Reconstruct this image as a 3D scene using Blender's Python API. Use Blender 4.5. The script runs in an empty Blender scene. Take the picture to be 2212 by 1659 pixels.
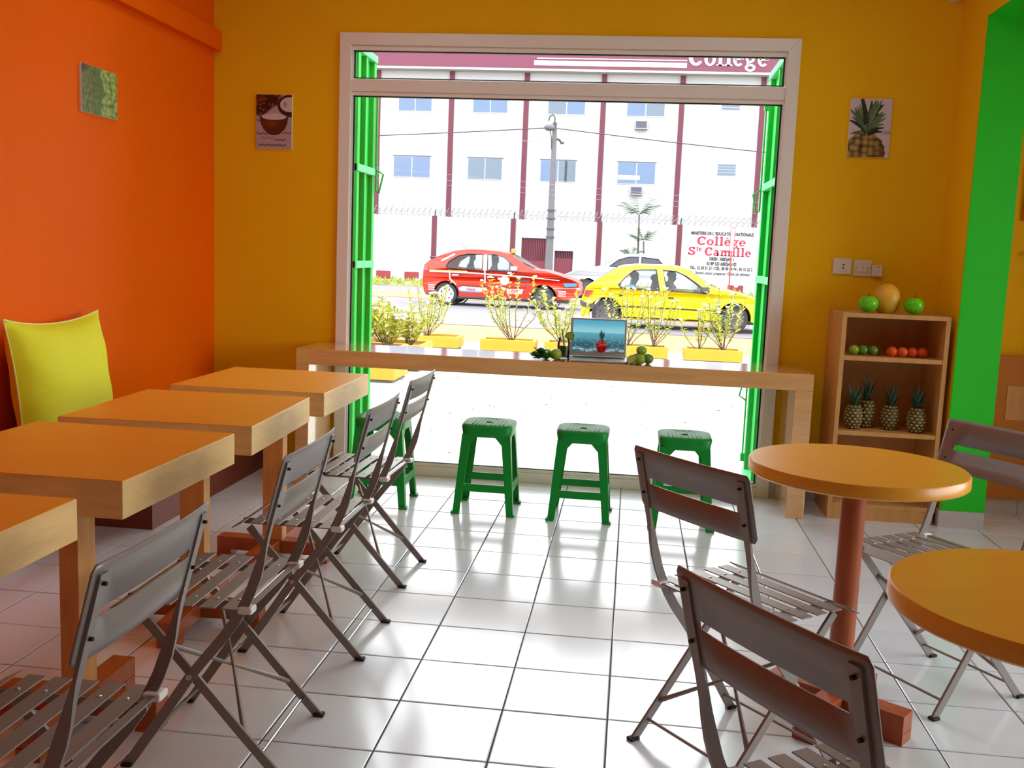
import bpy, bmesh, math, random
import numpy as np
from mathutils import Vector, Matrix
from mathutils.geometry import tessellate_polygon

random.seed(7)
PI = math.pi
scene = bpy.context.scene
C = scene.collection

# ------------------------------------------------------------------ camera
cam_data = bpy.data.cameras.new('camera')
cam = bpy.data.objects.new('camera', cam_data)
C.objects.link(cam)
cam.location = (0.90535, -5.58050, 1.29744)
cam.rotation_euler = (1.4400815, -0.0389881, 0.1209367)
cam_data.sensor_fit = 'HORIZONTAL'
cam_data.sensor_width = 36.0
cam_data.lens = 2163.54 / 2212.0 * 36.0
cam_data.clip_start = 0.05
cam_data.clip_end = 300
scene.camera = cam

# ------------------------------------------------------------------ sky, sun, exposure
world = bpy.data.worlds.new('world')
scene.world = world
world.use_nodes = True
wn = world.node_tree.nodes
wn['Background'].inputs['Color'].default_value = (0.93, 0.97, 1.0, 1)
wn['Background'].inputs['Strength'].default_value = 8.0

sun_data = bpy.data.lights.new('sun', 'SUN')
sun_data.energy = 1.2
sun_data.angle = math.radians(12)
sun_data.color = (1.0, 0.96, 0.88)
sun = bpy.data.objects.new('sun', sun_data)
C.objects.link(sun)
sun.rotation_euler = Vector((-0.45, 0.12, -0.88)).to_track_quat('-Z', 'Y').to_euler()

por = bpy.data.lights.new('window_portal', 'AREA')
por.shape = 'RECTANGLE'
por.size = 2.40
por.size_y = 2.40
por.cycles.is_portal = True
poro = bpy.data.objects.new('window_portal', por)
C.objects.link(poro)
poro.location = (0.471, 0.10, 1.22)
poro.rotation_euler = (-PI / 2, 0, 0)

por2 = bpy.data.lights.new('side_window_portal', 'AREA')
por2.shape = 'RECTANGLE'
por2.size = 1.8
por2.size_y = 3.6
por2.cycles.is_portal = True
poro2 = bpy.data.objects.new('side_window_portal', por2)
C.objects.link(poro2)
poro2.location = (4.73, -2.9, 1.45)
poro2.rotation_euler = (0, PI / 2, 0)

scene.view_settings.view_transform = 'Standard'
scene.view_settings.look = 'None'
scene.view_settings.gamma = 1.0
scene.view_settings.use_curve_mapping = False
scene.view_settings.exposure = 0.0
FILL_LAMP = 6.0     # glow of the two added fill lamps, out of view
scene.cycles.max_bounces = 10
scene.cycles.diffuse_bounces = 6
scene.cycles.transparent_max_bounces = 16

# ------------------------------------------------------------------ materials
def lin(v):
    v = v / 255.0
    return v / 12.92 if v <= 0.04045 else ((v + 0.055) / 1.055) ** 2.4
def S(r, g, b):
    return (lin(r), lin(g), lin(b), 1.0)

MATS = {}
def mat(name, col, rough=0.5, metal=0.0, spec=0.5, var=0.0, vscale=8.0, stretch=None,
        bump=0.0, bscale=40.0, coat=0.0, crough=0.12, emit=0.0, objvar=0.0, col2=None, sub=0.0):
    m = bpy.data.materials.new(name)
    m.use_nodes = True
    nt = m.node_tree
    b = nt.nodes['Principled BSDF']
    b.inputs['Base Color'].default_value = col
    b.inputs['Roughness'].default_value = rough
    b.inputs['Metallic'].default_value = metal
    b.inputs['Specular IOR Level'].default_value = spec
    if coat:
        b.inputs['Coat Weight'].default_value = coat
        b.inputs['Coat Roughness'].default_value = crough
    if emit:
        b.inputs['Emission Color'].default_value = col
        b.inputs['Emission Strength'].default_value = emit
    tc = None
    def coords(st):
        nonlocal tc
        if tc is None:
            tc = nt.nodes.new('ShaderNodeTexCoord')
        mp = nt.nodes.new('ShaderNodeMapping')
        mp.inputs['Scale'].default_value = st or (1, 1, 1)
        nt.links.new(tc.outputs['Object'], mp.inputs['Vector'])
        return mp.outputs['Vector']
    src = None
    if var or col2:
        nz = nt.nodes.new('ShaderNodeTexNoise')
        nz.inputs['Scale'].default_value = vscale
        nz.inputs['Detail'].default_value = 5.0
        nt.links.new(coords(stretch), nz.inputs['Vector'])
        mx = nt.nodes.new('ShaderNodeMix')
        mx.data_type = 'RGBA'
        a = col
        c2 = col2 or tuple(max(0.0, c * (1 - var)) for c in col[:3]) + (1,)
        mx.inputs[6].default_value = a
        mx.inputs[7].default_value = c2
        rmp = nt.nodes.new('ShaderNodeMapRange')
        rmp.inputs[1].default_value = 0.35
        rmp.inputs[2].default_value = 0.68
        nt.links.new(nz.outputs['Fac'], rmp.inputs[0])
        nt.links.new(rmp.outputs[0], mx.inputs[0])
        src = mx.outputs[2]
    if objvar:
        oi = nt.nodes.new('ShaderNodeObjectInfo')
        hsv = nt.nodes.new('ShaderNodeHueSaturation')
        mr = nt.nodes.new('ShaderNodeMapRange')
        mr.inputs[3].default_value = 1 - objvar
        mr.inputs[4].default_value = 1 + objvar
        nt.links.new(oi.outputs['Random'], mr.inputs[0])
        nt.links.new(mr.outputs[0], hsv.inputs['Value'])
        if src:
            nt.links.new(src, hsv.inputs['Color'])
        else:
            hsv.inputs['Color'].default_value = col
        src = hsv.outputs['Color']
    if src:
        nt.links.new(src, b.inputs['Base Color'])
    if bump:
        nb = nt.nodes.new('ShaderNodeTexNoise')
        nb.inputs['Scale'].default_value = bscale
        nb.inputs['Detail'].default_value = 4.0
        nt.links.new(coords(stretch), nb.inputs['Vector'])
        bp = nt.nodes.new('ShaderNodeBump')
        bp.inputs['Strength'].default_value = bump
        bp.inputs['Distance'].default_value = 0.01
        nt.links.new(nb.outputs['Fac'], bp.inputs['Height'])
        nt.links.new(bp.outputs['Normal'], b.inputs['Normal'])
    MATS[name] = m
    return m

def glass_mat(name, tint=(1, 1, 1, 1), refl=0.9, rough=0.0, base=0.0, basecol=(0, 0, 0, 1)):
    """clear pane: transparent, with a Fresnel mirror layer and an optional body tint"""
    m = bpy.data.materials.new(name)
    m.use_nodes = True
    nt = m.node_tree
    nt.nodes.clear()
    out = nt.nodes.new('ShaderNodeOutputMaterial')
    tr = nt.nodes.new('ShaderNodeBsdfTransparent')
    tr.inputs['Color'].default_value = tint
    gl = nt.nodes.new('ShaderNodeBsdfGlossy')
    gl.inputs['Roughness'].default_value = rough
    gl.inputs['Color'].default_value = (refl, refl, refl, 1)
    fr = nt.nodes.new('ShaderNodeFresnel')
    fr.inputs['IOR'].default_value = 1.45
    mx = nt.nodes.new('ShaderNodeMixShader')
    nt.links.new(fr.outputs[0], mx.inputs[0])
    nt.links.new(tr.outputs[0], mx.inputs[1])
    nt.links.new(gl.outputs[0], mx.inputs[2])
    last = mx
    if base:
        df = nt.nodes.new('ShaderNodeBsdfDiffuse')
        df.inputs['Color'].default_value = basecol
        m2 = nt.nodes.new('ShaderNodeMixShader')
        m2.inputs[0].default_value = base
        nt.links.new(mx.outputs[0], m2.inputs[1])
        nt.links.new(df.outputs[0], m2.inputs[2])
        last = m2
    nt.links.new(last.outputs[0], out.inputs[0])
    MATS[name] = m
    return m

def attr_mat(name, rough=0.4, emit=0.0, spec=0.4):
    m = bpy.data.materials.new(name)
    m.use_nodes = True
    nt = m.node_tree
    b = nt.nodes['Principled BSDF']
    b.inputs['Roughness'].default_value = rough
    b.inputs['Specular IOR Level'].default_value = spec
    at = nt.nodes.new('ShaderNodeVertexColor')
    at.layer_name = 'Col'
    nt.links.new(at.outputs['Color'], b.inputs['Base Color'])
    if emit:
        nt.links.new(at.outputs['Color'], b.inputs['Emission Color'])
        b.inputs['Emission Strength'].default_value = emit
    MATS[name] = m
    return m

mat('wall_yellow', S(242, 188, 2), 0.7, spec=0.2, var=0.06, vscale=1.5, bump=0.05, bscale=60)
mat('wall_orange', S(244, 104, 0), 0.6, spec=0.08, var=0.06, vscale=1.2, bump=0.04, bscale=60)
mat('wall_brown', S(110, 62, 26), 0.7)
mat('wall_white', S(235, 230, 220), 0.7)
mat('paint_green', S(30, 212, 24), 0.5, var=0.05, vscale=3)
mat('tile_white', S(222, 231, 238), 0.16, spec=0.55, objvar=0.03, var=0.03, vscale=2.0, bump=0.02, bscale=6)
mat('grout', S(44, 42, 54), 0.8)
mat('skirting', S(205, 200, 195), 0.25)
mat('alu_white', S(238, 234, 224), 0.35, spec=0.5)
mat('gasket', S(22, 24, 28), 0.5)
glass_mat('pane', (0.985, 0.99, 0.99, 1), 0.9)
mat('gate_green', S(0, 156, 52), 0.6, spec=0.2, var=0.08, vscale=3)
mat('gate_green_pale', S(80, 190, 116), 0.6, spec=0.2)
mat('laminate', S(238, 166, 48), 0.32, spec=0.4, var=0.05, vscale=3.0, stretch=(1.5, 14, 6), coat=0.15)
mat('beech', S(240, 200, 130), 0.42, var=0.16, vscale=4.0, stretch=(2, 2, 12))
mat('bar_wood', S(234, 180, 114), 0.12, spec=1.0, var=0.16, vscale=3.0, stretch=(1.2, 12, 12), coat=1.0, crough=0.06)
mat('column_wood', S(220, 156, 84), 0.42, var=0.2, vscale=4.0, stretch=(8, 8, 1.5))
mat('leg_wood', S(172, 84, 34), 0.42, var=0.25, vscale=4.0, stretch=(8, 8, 1.5))
mat('shelf_wood', S(214, 160, 92), 0.45, var=0.14, vscale=3.0, stretch=(8, 8, 1.5))
mat('bench_wood', S(120, 52, 24), 0.5, var=0.2, vscale=4, stretch=(8, 1.5, 8))
mat('chair_metal', S(132, 122, 116), 0.42, metal=0.25, spec=0.8, bump=0.02, bscale=300)
mat('chair_rivet', S(205, 200, 195), 0.3, metal=0.7)
mat('clip_white', S(232, 232, 226), 0.4)
mat('rubber_black', S(24, 22, 22), 0.7)
mat('stool_green', S(4, 140, 44), 0.42, spec=0.35)
mat('cushion', S(226, 226, 0), 0.75, bump=0.25, bscale=9, stretch=(1, 1, 4))
mat('piping', S(238, 232, 150), 0.7)
mat('plate_white', S(222, 212, 192), 0.3)
mat('dark_hole', S(20, 20, 30), 0.6)
mat('apple', S(104, 214, 20), 0.25, var=0.2, vscale=14)
mat('stalk', S(70, 48, 24), 0.7)
mat('papaya', S(244, 178, 44), 0.45, col2=S(206, 166, 44), vscale=6)
mat('lime', S(142, 178, 40), 0.32, var=0.25, vscale=30, bump=0.15, bscale=150)
mat('lime_dark', S(98, 144, 34), 0.32, var=0.25, vscale=30, bump=0.15, bscale=150)
mat('lime_flesh', S(190, 205, 110), 0.3, var=0.2, vscale=60)
mat('orange_fruit', S(238, 88, 20), 0.4, var=0.12, vscale=30, bump=0.2, bscale=160)
mat('pine_body', S(88, 72, 30), 0.6, var=0.3, vscale=30)
mat('pine_eye', S(176, 160, 92), 0.5, var=0.35, vscale=60)
mat('pine_leaf', S(66, 108, 84), 0.5, var=0.3, vscale=20)
mat('leaf_dark', S(66, 132, 34), 0.35, var=0.45, vscale=40)
mat('juice', S(52, 92, 20), 0.3)
glass_mat('jar_glass', (0.93, 0.96, 0.94, 1), 0.9)
mat('alu', S(196, 194, 190), 0.35, metal=0.6)
mat('key_black', S(30, 30, 34), 0.5)
attr_mat('print', 0.45)
attr_mat('screen', 0.2, emit=0.55)
mat('lamp_white', S(240, 240, 235), 0.5)
# outdoors
def X(r, g, b):
    return tuple(c * 0.52 for c in S(r, g, b)[:3]) + (1.0,)
mat('concrete', X(196, 190, 180), 0.85, var=0.10, vscale=0.8)
mat('sand', X(194, 134, 84), 0.95, var=0.12, vscale=0.9)
mat('asphalt', X(122, 118, 126), 0.9, var=0.08, vscale=0.7)
mat('grass_ground', X(178, 160, 110), 0.95, col2=X(130, 130, 60), vscale=1.6)
mat('render_white', X(206, 204, 208), 0.9, var=0.03, vscale=0.5)
mat('maroon', X(104, 22, 48), 0.7, var=0.06, vscale=2)
mat('maroon_gate', X(120, 26, 56), 0.6)
mat('maroon_dark', X(64, 18, 36), 0.7)
mat('fascia_pink', X(118, 40, 72), 0.7, var=0.05, vscale=1)
mat('letter_white', X(235, 232, 235), 0.7)
mat('letter_red', X(190, 22, 66), 0.7)
mat('letter_black', X(30, 24, 44), 0.7)
mat('win_pane', X(72, 104, 146), 0.2, spec=0.6)  # blue of the reflected sky is put into the pane colour
mat('win_pane_grey', X(80, 100, 122), 0.2, spec=0.6)
mat('win_frame', X(190, 190, 195), 0.5)
mat('ac_grille', X(66, 66, 90), 0.5)
mat('ac_case', X(170, 165, 165), 0.6)
mat('pole_concrete', X(116, 112, 118), 0.85, var=0.15, vscale=2)
mat('wire', X(50, 48, 58), 0.6)
mat('wire_pale', X(150, 148, 156), 0.6)
mat('razor', X(128, 128, 134), 0.6)
mat('kerb_red', X(150, 44, 50), 0.8)
mat('kerb_white', X(190, 186, 184), 0.8)
mat('planter_yellow', X(222, 166, 16), 0.7, var=0.06, vscale=4)
mat('soil', X(120, 92, 64), 0.95, var=0.3, vscale=12)
mat('plant_leaf', X(204, 220, 70), 0.5, objvar=0.12)
mat('plant_leaf_b', X(240, 226, 96), 0.5)
mat('plant_stem', X(96, 80, 44), 0.7)
mat('flower', X(216, 208, 212), 0.6)
mat('palm_leaf', X(64, 108, 62), 0.5, var=0.25, vscale=2)
mat('palm_trunk', X(110, 100, 96), 0.8)
mat('car_red', X(218, 44, 8), 0.4, spec=0.3, coat=0.2)
mat('car_yellow', X(232, 212, 0), 0.4, spec=0.3, coat=0.2)
mat('car_white', X(222, 224, 230), 0.3, coat=0.4)
mat('car_black', X(30, 30, 34), 0.5)
mat('car_grey', X(70, 70, 80), 0.55)
mat('tyre', X(44, 42, 44), 0.8)
mat('wheel_silver', X(186, 184, 184), 0.4, metal=0.2)
mat('steel_wheel', X(74, 72, 76), 0.5)
glass_mat('car_glass', (0.80, 0.86, 0.88, 1), 0.8)
glass_mat('car_glass_dark', (0.3, 0.3, 0.36, 1), 0.8, base=0.55, basecol=X(96, 96, 112))
mat('tail_red', X(180, 24, 30), 0.3)
mat('head_blue', X(70, 150, 200), 0.2)
mat('amber', X(220, 150, 40), 0.3)
mat('chrome', X(200, 200, 205), 0.2, metal=0.8)
mat('skin_dark', S(52, 32, 26), 0.6)
mat('hair_black', S(14, 12, 14), 0.8)
mat('shirt_blue', S(120, 176, 196), 0.8)
mat('shirt_white', S(190, 190, 195), 0.8)
mat('shirt_dark', S(40, 36, 44), 0.8)
mat('post_red', S(200, 40, 40), 0.6)
mat('photo_brown', S(190, 116, 16), 0.6)
mat('ornament_green', S(60, 120, 30), 0.5)

# ------------------------------------------------------------------ mesh helpers
class MB:
    def __init__(self):
        self.v = []
        self.f = []
    def add(self, vs, fs):
        o = len(self.v)
        self.v += [tuple(p) for p in vs]
        self.f += [tuple(i + o for i in q) for q in fs]
        return self
    def box(self, x0, x1, y0, y1, z0, z1):
        vs = [(x, y, z) for z in (z0, z1) for y in (y0, y1) for x in (x0, x1)]
        return self.add(vs, [(0, 2, 3, 1), (4, 5, 7, 6), (0, 1, 5, 4), (2, 6, 7, 3), (0, 4, 6, 2), (1, 3, 7, 5)])
    def obox(self, c, half, rot=None):
        vs = []
        for z in (-1, 1):
            for y in (-1, 1):
                for x in (-1, 1):
                    p = Vector((x * half[0], y * half[1], z * half[2]))
                    if rot is not None:
                        p = rot @ p
                    vs.append(tuple(p + Vector(c)))
        return self.add(vs, [(0, 2, 3, 1), (4, 5, 7, 6), (0, 1, 5, 4), (2, 6, 7, 3), (0, 4, 6, 2), (1, 3, 7, 5)])
    def hexa(self, bot, top):
        n = len(bot)
        fs = [tuple(range(n))[::-1], tuple(range(n, 2 * n))]
        for i in range(n):
            j = (i + 1) % n
            fs.append((i, j, n + j, n + i))
        return self.add(list(bot) + list(top), fs)
    def prism(self, poly, a, b, axis='z'):
        def mp(p, h):
            if axis == 'z':
                return (p[0], p[1], h)
            if axis == 'y':
                return (p[0], h, p[1])
            return (h, p[0], p[1])
        return self.hexa([mp(p, a) for p in poly], [mp(p, b) for p in poly])
    def tube(self, path, r, n=8, cap=True, closed=False):
        P = [Vector(p) for p in path]
        m = len(P)
        rs = r if isinstance(r, (list, tuple)) else [r] * m
        vs = []
        up = None
        for i in range(m):
            if closed:
                t = P[(i + 1) % m] - P[i - 1]
            else:
                t = P[min(i + 1, m - 1)] - P[max(i - 1, 0)]
            t.normalize()
            if up is None:
                up = Vector((0, 0, 1)) if abs(t.z) < 0.9 else Vector((1, 0, 0))
            s = t.cross(up)
            if s.length < 1e-6:
                s = t.orthogonal()
            s.normalize()
            up = s.cross(t)
            for k in range(n):
                a = 2 * PI * k / n
                vs.append(P[i] + (s * math.cos(a) + up * math.sin(a)) * rs[i])
        fs = []
        mm = m if closed else m - 1
        for i in range(mm):
            i2 = (i + 1) % m
            for k in range(n):
                k2 = (k + 1) % n
                fs.append((i * n + k, i * n + k2, i2 * n + k2, i2 * n + k))
        if cap and not closed:
            fs.append(tuple(range(n))[::-1])
            fs.append(tuple((m - 1) * n + k for k in range(n)))
        return self.add(vs, fs)
    def lathe(self, prof, n=24, c=(0, 0, 0), axis='z', cap=True):
        vs = []
        m = len(prof)
        for r, h in prof:
            for k in range(n):
                a = 2 * PI * k / n
                x, y = max(r, 1e-5) * math.cos(a), max(r, 1e-5) * math.sin(a)
                p = (x, y, h) if axis == 'z' else ((x, h, y) if axis == 'y' else (h, x, y))
                vs.append((p[0] + c[0], p[1] + c[1], p[2] + c[2]))
        fs = []
        for i in range(m - 1):
            for k in range(n):
                k2 = (k + 1) % n
                fs.append((i * n + k, i * n + k2, (i + 1) * n + k2, (i + 1) * n + k))
        if cap:
            fs.append(tuple(range(n))[::-1])
            fs.append(tuple((m - 1) * n + k for k in range(n)))
        return self.add(vs, fs)
    def ball(self, c, r, nu=16, nv=10, fn=None):
        """ellipsoid; r scalar or triple; fn(theta, phi) -> radius factor"""
        r3 = r if isinstance(r, (list, tuple)) else (r, r, r)
        vs = []
        fs = []
        for j in range(1, nv):
            ph = PI * j / nv
            for i in range(nu):
                th = 2 * PI * i / nu
                q = fn(th, ph) if fn else 1.0
                vs.append((c[0] + r3[0] * q * math.sin(ph) * math.cos(th),
                           c[1] + r3[1] * q * math.sin(ph) * math.sin(th),
                           c[2] + r3[2] * q * math.cos(ph)))
        q0 = fn(0, 0) if fn else 1.0
        q1 = fn(0, PI) if fn else 1.0
        top = len(vs)
        vs.append((c[0], c[1], c[2] + r3[2] * q0))
        vs.append((c[0], c[1], c[2] - r3[2] * q1))
        for j in range(nv - 2):
            for i in range(nu):
                i2 = (i + 1) % nu
                fs.append((j * nu + i, (j + 1) * nu + i, (j + 1) * nu + i2, j * nu + i2))
        for i in range(nu):
            i2 = (i + 1) % nu
            fs.append((top, i, i2))
            fs.append((top + 1, (nv - 2) * nu + i2, (nv - 2) * nu + i))
        return self.add(vs, fs)
    def sweep(self, path, dims, y0):
        """flat bar in the xz plane at lateral y0: dims = [(width across y, width in plane), ...]"""
        P = [Vector((p[0], 0, p[1])) for p in path]
        m = len(P)
        vs = []
        for i in range(m):
            t = (P[min(i + 1, m - 1)] - P[max(i - 1, 0)]).normalized()
            nrm = Vector((-t.z, 0, t.x))
            wy, wp = dims[i]
            for a, b in ((-1, -1), (1, -1), (1, 1), (-1, 1)):
                vs.append(P[i] + Vector((0, y0 + a * wy / 2, 0)) + nrm * (b * wp / 2))
        fs = [(0, 1, 2, 3), tuple((m - 1) * 4 + k for k in (3, 2, 1, 0))]
        for i in range(m - 1):
            for k in range(4):
                k2 = (k + 1) % 4
                fs.append((i * 4 + k, i * 4 + k2, (i + 1) * 4 + k2, (i + 1) * 4 + k))
        return self.add(vs, fs)
    def grid(self, pts):
        nv, nu = len(pts), len(pts[0])
        vs = [p for row in pts for p in row]
        fs = [(j * nu + i, j * nu + i + 1, (j + 1) * nu + i + 1, (j + 1) * nu + i) for j in range(nv - 1) for i in range(nu - 1)]
        return self.add(vs, fs)

def mesh_of(name, mb, smooth=None):
    me = bpy.data.meshes.new(name)
    me.from_pydata([tuple(p) for p in mb.v], [], mb.f)
    bm = bmesh.new()
    bm.from_mesh(me)
    bmesh.ops.recalc_face_normals(bm, faces=bm.faces)
    bm.to_mesh(me)
    bm.free()
    if smooth:
        for p in me.polygons:
            p.use_smooth = True
        if smooth is not True:
            me.set_sharp_from_angle(angle=math.radians(smooth))
    me.update()
    return me

def obj(name, mb, m, parent=None, smooth=None, bevel=0, seg=2, solid=0):
    me = mesh_of(name, mb, smooth)
    if m:
        me.materials.append(MATS[m])
    o = bpy.data.objects.new(name, me)
    C.objects.link(o)
    if parent:
        o.parent = parent
    if solid:
        sm = o.modifiers.new('solid', 'SOLIDIFY')
        sm.thickness = solid
        sm.offset = 0
    if bevel:
        bv = o.modifiers.new('bevel', 'BEVEL')
        bv.width = bevel
        bv.segments = seg
        bv.limit_method = 'ANGLE'
        bv.angle_limit = math.radians(40)
    return o

def tag(o, label, cat, group=None):
    o['label'] = label
    o['category'] = cat
    if group:
        o['group'] = group
    return o

def thing(name, label, cat, loc=(0, 0, 0), rz=0, group=None):
    o = bpy.data.objects.new(name, None)
    o.empty_display_size = 0.1
    C.objects.link(o)
    o.location = loc
    o.rotation_euler = (0, 0, rz)
    return tag(o, label, cat, group)

def struct(o):
    o['kind'] = 'structure'
    return o

def sroot(name, loc=(0, 0, 0), rz=0):
    o = bpy.data.objects.new(name, None)
    o.empty_display_size = 0.1
    C.objects.link(o)
    o.location = loc
    o.rotation_euler = (0, 0, rz)
    return struct(o)

CH = {}
def copy_tree(o, parent=None):
    c = o.copy()
    C.objects.link(c)
    c.parent = parent
    for ch in list(o.children):
        copy_tree(ch, c)
    return c

def dup(o, loc, rz, label, group=None):
    c = copy_tree(o)
    c.location = loc
    c.rotation_euler = (0, 0, rz)
    c['label'] = label
    if group:
        c['group'] = group
    return c

def text_mesh(txt, size, depth=0.0, offset=0.0, shear=0.0, align='CENTER', spacing=1.0):
    cu = bpy.data.curves.new('lettering', 'FONT')
    cu.body = txt
    cu.size = size
    cu.extrude = depth
    cu.offset = offset
    cu.shear = shear
    cu.align_x = align
    cu.space_character = spacing
    cu.resolution_u = 3
    o = bpy.data.objects.new('lettering', cu)
    C.objects.link(o)
    dg = bpy.context.evaluated_depsgraph_get()
    me = bpy.data.meshes.new_from_object(o.evaluated_get(dg))
    bpy.data.objects.remove(o)
    return me

def lettering(name, txt, size, loc, m, parent=None, depth=0.01, offset=0.0, shear=0.0, width=None, align='CENTER', serif=False):
    """text standing upright, read from -y"""
    me = text_mesh(txt, size, depth, offset, shear, align)
    xs = [v.co.x for v in me.vertices]
    w = max(xs) - min(xs)
    s = (width / w) if width else 1.0
    for v in me.vertices:
        x, y, z = v.co
        v.co = (x * s, -z, y)
    me.materials.clear()
    me.materials.append(MATS[m])
    o = bpy.data.objects.new(name, me)
    C.objects.link(o)
    o.parent = parent
    o.location = loc
    return o

def print_mesh(name, w, h, nx, ny, fn, m, parent=None):
    """flat print in the local xz plane, facing -y; fn(u, v) -> linear rgb arrays (u right, v up)"""
    u = np.linspace(0, 1, nx + 1)
    v = np.linspace(0, 1, ny + 1)
    U, V = np.meshgrid(u, v)
    col = fn(U, V).reshape(-1, 3)
    vs = [((a - 0.5) * w, 0, (b - 0.5) * h) for b in v for a in u]
    n1 = nx + 1
    fs = [(j * n1 + i, j * n1 + i + 1, (j + 1) * n1 + i + 1, (j + 1) * n1 + i) for j in range(ny) for i in range(nx)]
    me = bpy.data.meshes.new(name)
    me.from_pydata(vs, [], fs)
    ca = me.color_attributes.new('Col', 'FLOAT_COLOR', 'POINT')
    buf = np.ones((len(vs), 4), dtype=np.float32)
    buf[:, :3] = np.clip(col, 0, 1)
    ca.data.foreach_set('color', buf.ravel())
    me.materials.append(MATS[m])
    o = bpy.data.objects.new(name, me)
    C.objects.link(o)
    if parent:
        o.parent = parent
    return o

def lerp(a, b, t):
    return a + (b - a) * t
# ================================================================== THE ROOM
XL, XR = -1.504, 2.515          # left wall face, right partition face
CEIL = 3.0
YB = -7.4                       # wall behind the camera
WX0, WX1, WZ = -0.771, 1.713, 2.463

# floor: grout bed, each tile a piece
floor = struct(obj('floor', MB().box(-1.65, 4.9, YB - 0.1, 0.14, -0.12, -0.003), 'grout'))
TW = 0.30
def tile_mesh(w, d):
    e, g = 0.0028, 0.0021
    mb = MB()
    x0, x1, y0, y1 = g, w - g, g, d - g
    z0, z1 = -0.004, 0.0
    bot = [(x0, y0, z0), (x1, y0, z0), (x1, y1, z0), (x0, y1, z0)]
    mid = [(x0, y0, z1 - 0.0012), (x1, y0, z1 - 0.0012), (x1, y1, z1 - 0.0012), (x0, y1, z1 - 0.0012)]
    top = [(x0 + e, y0 + e, z1), (x1 - e, y0 + e, z1), (x1 - e, y1 - e, z1), (x0 + e, y1 - e, z1)]
    mb.add(bot + mid + top, [(8, 9, 10, 11)] + [(i, (i + 1) % 4, 4 + (i + 1) % 4, 4 + i) for i in range(4)] +
           [(4 + i, 4 + (i + 1) % 4, 8 + (i + 1) % 4, 8 + i) for i in range(4)])
    return mb
tile_me = mesh_of('tile', tile_mesh(TW, TW))
tile_me.materials.append(MATS['tile_white'])
cut_me = mesh_of('tile', tile_mesh(TW, 0.179))
cut_me.materials.append(MATS['tile_white'])
rest = MB()
for i in range(-5, 16):
    x = i * TW
    for k in range(-1, 24):
        y1 = -(0.179 + TW * k)
        near = (i <= 9 and k <= 13)
        me = cut_me if k == -1 else tile_me
        y0 = y1 - TW if k >= 0 else -0.179
        if k == -1:
            y0 = -0.179
        if near:
            o = bpy.data.objects.new('tile', me)
            C.objects.link(o)
            o.parent = floor
            o.location = (x, y0, random.uniform(-0.0003, 0.0003))
            o.rotation_euler = (random.uniform(-0.0011, 0.0011), random.uniform(-0.0011, 0.0011), 0)
        else:
            t = tile_mesh(TW, TW if k >= 0 else 0.179)
            rest.add([(a + x, b + y0, c) for a, b, c in t.v], t.f)
r_o = obj('tile_field', rest, 'tile_white', floor)
r_o['kind'] = 'stuff'

# walls
mb = MB()
mb.box(XL - 0.15, WX0, 0, 0.15, -0.1, CEIL).box(WX1, 4.9, 0, 0.15, -0.1, CEIL).box(WX0, WX1, 0, 0.15, WZ, CEIL)
struct(obj('wall_front', mb, 'wall_yellow'))
struct(obj('wall_left', MB().box(XL - 0.15, XL, YB, 0.0, -0.1, CEIL), 'wall_orange'))
struct(obj('wall_back', MB().box(XL - 0.15, 4.9, YB - 0.12, YB, -0.1, CEIL), 'wall_brown'))
# right partition: yellow lining with an opening whose reveal and soffit are green
OY, OZ = -0.385, 2.505
mb = MB().box(XR, XR + 0.212, OY, 0, 0, CEIL).box(XR, XR + 0.212, -6.2, OY, OZ, CEIL).box(XR, XR + 0.212, YB, -6.2, 0, CEIL)
wr = struct(obj('wall_right', mb, 'wall_yellow'))
obj('green_jamb', MB().box(XR + 0.0005, XR + 0.2115, OY - 0.006, OY, 0.0, OZ), 'paint_green', wr)
obj('green_soffit', MB().box(XR + 0.0005, XR + 0.2115, -6.2, OY, OZ - 0.006, OZ), 'paint_green', wr)
SWY0, SWY1, SWZ0, SWZ1 = -4.7, -1.1, 0.55, 2.35      # unseen side window of the next room, added to let in daylight from the right
struct(obj('wall_far_right', MB().box(4.75, 4.9, YB, SWY0, -0.1, CEIL).box(4.75, 4.9, SWY1, 0, -0.1, CEIL).box(4.75, 4.9, SWY0, SWY1, -0.1, SWZ0).box(4.75, 4.9, SWY0, SWY1, SWZ1, CEIL), 'wall_orange'))
w2 = sroot('unseen_side_window')
for ya in (SWY0, (SWY0 + SWY1) / 2 - 0.025, SWY1 - 0.05):
    obj('mullion', MB().box(4.78, 4.84, ya, ya + 0.05, SWZ0, SWZ1), 'alu_white', w2, bevel=0.003)
for za in (SWZ0, SWZ1 - 0.05):
    obj('rail', MB().box(4.78, 4.84, SWY0, SWY1, za, za + 0.05), 'alu_white', w2, bevel=0.003)
ym = (SWY0 + SWY1) / 2
for ya, yb in ((SWY0 + 0.05, ym - 0.025), (ym + 0.025, SWY1 - 0.05)):
    obj('pane', MB().box(4.807, 4.813, ya, yb, SWZ0 + 0.05, SWZ1 - 0.05), 'pane', w2)
struct(obj('ceiling', MB().box(XL - 0.15, 4.9, YB - 0.12, 0.15, CEIL, CEIL + 0.12), 'wall_white'))
# duct cover running high along the orange wall
struct(obj('trim_1', MB().box(XL, -1.456, YB, 0.0, 2.352, 2.462), 'wall_orange', bevel=0.003))

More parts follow.
